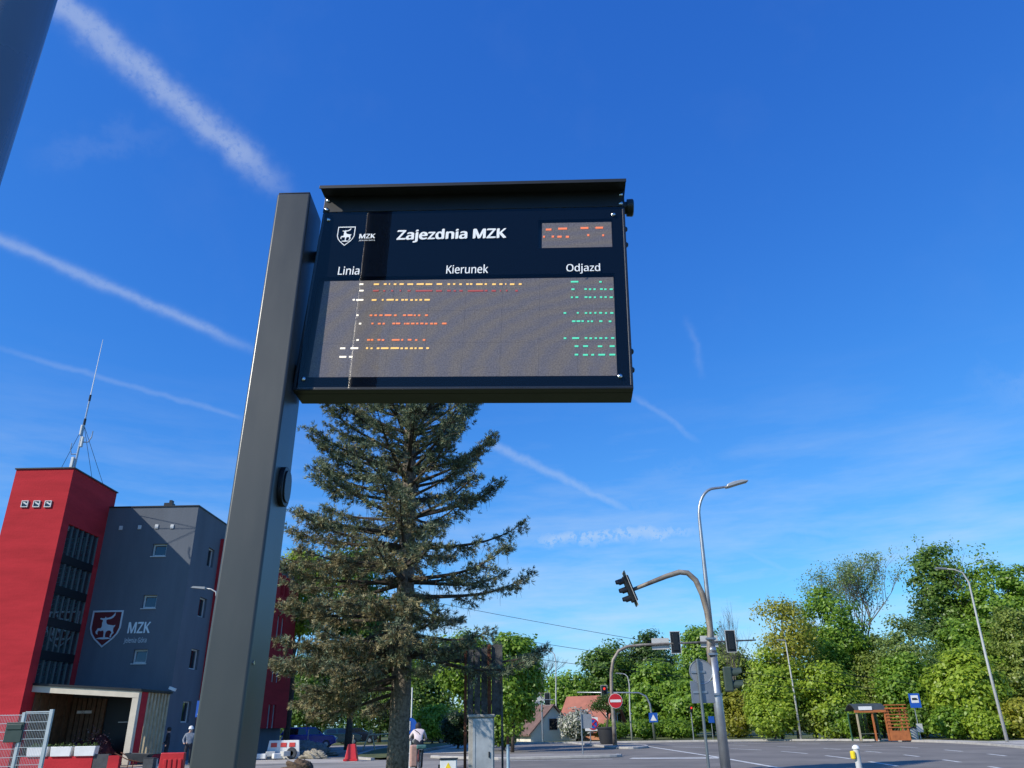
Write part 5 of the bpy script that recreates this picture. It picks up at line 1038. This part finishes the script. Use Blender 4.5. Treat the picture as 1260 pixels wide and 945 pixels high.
# ================================================================ CARS
def car(label, c, rz, paint, L=4.2, Wd=1.75, Hh=1.48, est=False):
    t = thing('parked_car', label, 'car', c, rz, 'cars parked in the yard'); x = L/2; w = Wd/2
    prof_ = [(-x, .42), (-x+.04, .78), (-x+.25, .95), (-x+1.15, 1.02), (x-.6, 1.04), (x-.12, .98), (x, .70), (x-.02, .38), (x-.4, .24), (-x+.4, .24)]
    b = MB(); n = len(prof_); vs = []
    for y, k in ((-w, .97), (-w*.93, 1), (w*.93, 1), (w, .97)):
        vs += [(px_*k if abs(y) > w*.95 else px_, y, .6+(pz-.6)*(.93 if abs(y) > w*.95 else 1)) for px_, pz in prof_]
    fs = [tuple(range(n)), tuple(range(3*n, 4*n))]+[(r*n+i, r*n+(i+1) % n, (r+1)*n+(i+1) % n, (r+1)*n+i) for r in range(3) for i in range(n)]
    body = b.add(vs, fs).build('body', paint, t, True, .03)
    rr = x-.25 if est else x-.75
    cab = [(-x+1.05, 1.0), (-x+1.75, Hh-.05), (-x+2.1, Hh), (rr-.35, Hh-.01), (rr, Hh-.12), (rr+.38, 1.02)]
    m_ = len(cab); vs = []
    for s in (-1, 1): vs += [(q[0], s*(w*.92-(q[1]-1)*.28), q[1]) for q in cab]
    MB().add(vs, [tuple(range(m_)), tuple(range(m_, 2*m_))]+[(i, (i+1) % m_, m_+(i+1) % m_, m_+i) for i in range(m_)]).build('roof', paint, t, True, .03)
    for s in (-1, 1):
        for a, b_ in ((-x+1.45, -x+2.35), (-x+2.45, rr-.05)):
            z0, z1 = 1.06, Hh-.11; yy = lambda z: s*(w*.92-(z-1)*.28+.006)
            MB().add([(a-.2*(a < 0), yy(z0), z0), (b_, yy(z0), z0), (b_-.05, yy(z1), z1), (a+.18, yy(z1), z1)], [(0, 1, 2, 3)]).build('side_window', M_pane, t)
        for wx in (-x+.80, x-.80):
            wh = MB().lathe([(.30, -.1), (.32, -.07), (.32, .07), (.30, .1), (.2, .1), (.2, -.1)], 20, (wx, s*(w-.09), .32), 'y').build('wheel', M_black, t, True); MB().lathe([(.2, -.085), (.2, .085), (.05, .10)], 12, (wx, s*(w-.09), .32), 'y').build('rim', M_galv, wh, True)
        MB().box((-x+.06, s*(w-.32), .72), (.14, .36, .14)).build('headlight', M_frame, t, False, .02); MB().box((x-.05, s*(w-.28), .80), (.12, .26, .16)).build('tail_light', M_signred, t, False, .02)
    MB().add([(-x+1.10, -w*.80, 1.05), (-x+1.10, w*.80, 1.05), (-x+1.70, w*.68, Hh-.08), (-x+1.70, -w*.68, Hh-.08)], [(0, 1, 2, 3)]).build('windscreen', M_pane, t).location = (-.03, 0, .02)
    return t
P_blue = mat('blue_car_paint', (.012, .022, .30), .22, .2, .03, 2, coat=.8); P_dark = mat('dark_car_paint', (.012, .016, .028), .2, .3, .03, 2, coat=.8); P_wine = mat('wine_car_paint', (.10, .012, .02), .22, .2, .03, 2, coat=.8); P_teal = mat('teal_car_paint', (.02, .06, .075), .22, .3, .03, 2, coat=.8)
q = gr(380, 921); car('blue estate car parked in the shade behind the white barriers', (q.x, q.y, .012), R_(188), P_blue, 4.5, 1.78, 1.62, True)
q = gr(407, 918); car('dark teal car parked nose out right of the blue car', (q.x, q.y+3, .012), R_(205), P_teal, 4.2)
q = gr(432, 916); car('dark car parked under the spruce boughs left of the trestle', (q.x, q.y+3, .012), R_(184), P_dark, 4.3)
q = gr(530, 915.5); car('dark car parked behind the cyclist', (q.x, q.y, .012), R_(165), P_dark, 4.3, 1.78, 1.5, True)
q = gr(536, 912); car('wine red car just showing above the dark car', (q.x, q.y+6, .012), R_(170), P_wine, 4.2, 1.78, 1.62, True)

# ================================================================ PEOPLE
M_skin = mat('skin', (.50, .30, .22), .6, 0, .08, 8); M_hair = mat('dark_hair', (.02, .015, .012), .7, 0, .2, 20); M_jean = mat('dark_trousers', (.02, .023, .032), .85, 0, .2, 12); M_jack = mat('pale_pink_jacket', (.66, .56, .55), .8, 0, .1, 10, .3, 14); M_shoe = mat('shoe', (.04, .04, .04), .7, 0, .1, 8)
M_hood = mat('grey_workwear', (.22, .25, .29), .85, 0, .3, 9, .3, 16); M_helm = mat('white_helmet', (.72, .72, .70), .4, 0, .04, 5)
def person(name, label, loc, rz, J, bones, mats, hair=None, group=None):
    """J: joint -> (xyz, radius); bones: (a, b, material index); one continuous skinned mesh"""
    t = thing(name, label, 'person', loc, rz, group); names = list(J); me = bpy.data.meshes.new('b'); me.from_pydata([J[n][0] for n in names], [(names.index(a), names.index(b)) for a, b, _ in bones], [])
    o = bpy.data.objects.new('b', me); COL.objects.link(o); sk = o.modifiers.new('s', 'SKIN'); sk.use_smooth_shade = True
    for i, n in enumerate(names): me.skin_vertices[0].data[i].radius = J[n][1] if isinstance(J[n][1], tuple) else (J[n][1],)*2; me.skin_vertices[0].data[i].use_root = (n == 'pelvis')
    su = o.modifiers.new('u', 'SUBSURF'); su.levels = su.render_levels = 3; bpy.context.view_layer.update()
    m2 = bpy.data.meshes.new_from_object(o.evaluated_get(bpy.context.evaluated_depsgraph_get())); bpy.data.objects.remove(o); m2.materials.clear()
    segs = [(Vector(J[a][0]), Vector(J[b][0]), k) for a, b, k in bones]
    for p in m2.polygons:
        c = p.center; best = (9, 0)
        for a, b, k in segs:
            d = b-a; u = max(0, min(1, (c-a).dot(d)/max(d.length_squared, 1e-9))); e_ = (c-(a+d*u)).length
            if e_ < best[0]: best = (e_, k)
        p.material_index = best[1]
    body = mk('body', m2, mats, t, 'full')
    if hair: hair(body)
    return t
YC_ = 33.0; cxp = at(516, 905, YC_).x
# cyclist riding away (towards +y), leaning forward
J = {'pelvis': ((0, 0, .96), (.165, .14)), 'waist': ((0, .10, 1.08), (.145, .125)), 'chest': ((0, .26, 1.25), (.17, .14)), 'neck': ((0, .36, 1.36), .065), 'head': ((0, .42, 1.45), (.085, .10)), 'crown': ((0, .44, 1.53), (.075, .085)),
     'lsh': ((-.18, .30, 1.30), .07), 'lel': ((-.30, .44, 1.08), .05), 'lwr': ((-.29, .62, .99), .036), 'lha': ((-.29, .69, 1.0), .034), 'rsh': ((.18, .30, 1.30), .07), 'rel': ((.30, .44, 1.08), .05), 'rwr': ((.29, .62, .99), .036), 'rha': ((.29, .69, 1.0), .034),
     'lhip': ((-.10, .02, .90), .105), 'lkn': ((-.13, .36, .62), .07), 'lan': ((-.12, .18, .22), .045), 'lto': ((-.12, .33, .18), .04), 'rhip': ((.10, .02, .90), .105), 'rkn': ((.13, .26, .52), .07), 'ran': ((.12, .10, .12), .045), 'rto': ((.12, .25, .10), .04)}
Bn = [('pelvis', 'waist', 1), ('waist', 'chest', 1), ('chest', 'neck', 1), ('neck', 'head', 0), ('head', 'crown', 3), ('chest', 'lsh', 1), ('lsh', 'lel', 1), ('lel', 'lwr', 1), ('lwr', 'lha', 0), ('chest', 'rsh', 1), ('rsh', 'rel', 1), ('rel', 'rwr', 1), ('rwr', 'rha', 0), ('pelvis', 'lhip', 2), ('lhip', 'lkn', 2), ('lkn', 'lan', 2), ('lan', 'lto', 4), ('pelvis', 'rhip', 2), ('rhip', 'rkn', 2), ('rkn', 'ran', 2), ('ran', 'rto', 4)]
def bob(body):
    MB().lathe([(.001, .135), (.06, .12), (.098, .07), (.112, 0), (.105, -.09), (.08, -.14), (.03, -.15)], 18, (0, .40, 1.475)).build('hair', M_hair, body, 'full')
    MB().tube([(-.16, .17, 1.36), (-.02, .10, 1.26), (.14, .03, 1.05)], .014, 6).build('bag_strap', M_hair, body)
cy = person('person', 'cyclist in a pale pink jacket riding away beside the spruce', (cxp, YC_, .01), R_(14), J, Bn, [M_skin, M_jack, M_jean, M_hair, M_shoe], bob); cy.scale = (1.06,)*3
bk = thing('bicycle', 'bicycle with a teal bag on its rack ridden by the cyclist', 'bicycle', (cxp, YC_, .01), R_(14)); bk.scale = (1.06,)*3; M_bike = mat('bike_frame', (.30, .06, .05), .35, .3, .05, 4)
def ring(c, R1, r, n=28):
    pts = [(c[0], c[1]+R1*math.cos(a), c[2]+R1*math.sin(a)) for a in [2*math.pi*i/n for i in range(n+1)]]; return pts
for y in (-.42, .68):
    wh = MB().tube(ring((0, y, .34), .32, .02), .022, 6).build('wheel', M_black, bk, True); sp_m = MB()
    for k in range(12): a = k*math.pi/6; sp_m.tube([(0, y, .34), (0, y+.31*math.cos(a), .34+.31*math.sin(a))], .003, 3)
    sp_m.build('spokes', M_steel, wh)
MB().tube([(0, -.42, .34), (0, .08, .30), (0, -.06, .82)], .018, 8).tube([(0, .08, .30), (0, .50, .78), (0, .56, .98)], .018, 8).tube([(0, -.05, .70), (0, .50, .74)], .018, 8).tube([(0, .50, .80), (0, .68, .34)], .016, 8).tube([(0, -.42, .34), (0, -.05, .72)], .012, 6).build('frame', M_bike, bk, True)
MB().tube([(-.30, .60, .99), (-.12, .66, 1.02), (0, .56, 1.0), (.12, .66, 1.02), (.30, .60, .99)], .014, 8).build('handlebar', M_galv, bk, True)
MB().prism([(-.11, -.16), (.11, -.16), (.05, .02), (.02, .14), (-.02, .14), (-.05, .02)], .815, .86, 'z').build('saddle', M_black, bk, False, .02)
MB().bb(-.06, .06, -.62, -.2, .70, .72).tube([(.05, -.42, .36), (.05, -.45, .70)], .008, 5).tube([(-.05, -.42, .36), (-.05, -.45, .70)], .008, 5).build('rack', M_galv, bk)
MB().bb(-.16, .20, -.60, -.24, .722, .86).build('rack_bag', mat('teal_bag', (.06, .16, .15), .7, 0, .3, 8), bk, False, .04)
MB().bb(-.36, -.10, -.52, -.16, .14, .86).build('pannier', mat('salmon_cloth', (.45, .27, .22), .8, 0, .2, 8), bk, False, .05)
for s in (-1, 1): MB().tube([(s*.04, .08, .30), (s*.05, .08+.1*s, .30-.13*s), (s*.14, .08+.1*s, .30-.13*s)], .012, 6).build('pedal_crank', M_galv, bk)
Js = {'pelvis': ((0, 0, .94), (.15, .12)), 'waist': ((0, 0, 1.08), (.15, .115)), 'chest': ((0, 0, 1.30), (.18, .13)), 'neck': ((0, 0, 1.46), .06), 'head': ((0, -.015, 1.57), (.08, .095)), 'crown': ((0, -.01, 1.66), (.07, .08)),
      'lsh': ((-.19, 0, 1.38), .07), 'lel': ((-.29, .02, 1.13), .05), 'lwr': ((-.24, -.14, .98), .036), 'lha': ((-.18, -.2, .97), .036), 'rsh': ((.19, 0, 1.38), .07), 'rel': ((.28, .03, 1.13), .05), 'rwr': ((.27, -.08, .90), .036), 'rha': ((.26, -.12, .84), .036),
      'lhip': ((-.09, 0, .88), .10), 'lkn': ((-.12, -.03, .48), .068), 'lan': ((-.13, .02, .09), .045), 'lto': ((-.14, -.12, .045), .04), 'rhip': ((.09, 0, .88), .10), 'rkn': ((.11, -.01, .48), .068), 'ran': ((.12, .04, .09), .045), 'rto': ((.13, -.10, .045), .04)}
def helmet(body): MB().lathe([(.001, .13), (.07, .115), (.11, .06), (.12, -.005), (.135, -.01), (.135, -.025), (.1, -.02)], 18, (0, -.01, 1.64)).build('helmet', M_helm, body, 'full')
def cap(body): MB().lathe([(.001, .10), (.07, .09), (.10, .04), (.102, -.05), (.08, -.09)], 18, (0, 0, 1.63)).build('hair', M_hair, body, 'full')
q = at(232, 920, 41.5); person('person', 'worker in grey workwear and pale helmet by the slate blue wall', (q.x, 41.5, .012), R_(20), Js, Bn, [M_skin, M_hood, M_jean, M_helm, M_shoe], helmet)
q = at(205, 920, 42.6); person('person', 'person in dark clothes standing at the porch side', (q.x, 42.6, .012), R_(-60), Js, Bn, [M_skin, M_jean, M_jean, M_hair, M_shoe], cap)

# overhead cables
for i, (a, b, Y) in enumerate((((540, 738), (900, 802), 62), ((560, 770), (880, 818), 62), ((580, 795), (850, 829), 62))):
    p, q = at(*a, Y), at(*b, Y); d = q-p; pts = [p+d*(k/24*2.2-.6)+Vector((0, 0, -.35*math.sin(math.pi*k/24))) for k in range(25)]
    tag(MB().tube(pts, .016, 4).build('overhead_cable', M_dark), ['topmost overhead cable right of the spruce', 'middle overhead cable right of the spruce', 'lowest overhead cable right of the spruce'][i], 'cable', 'overhead cables')
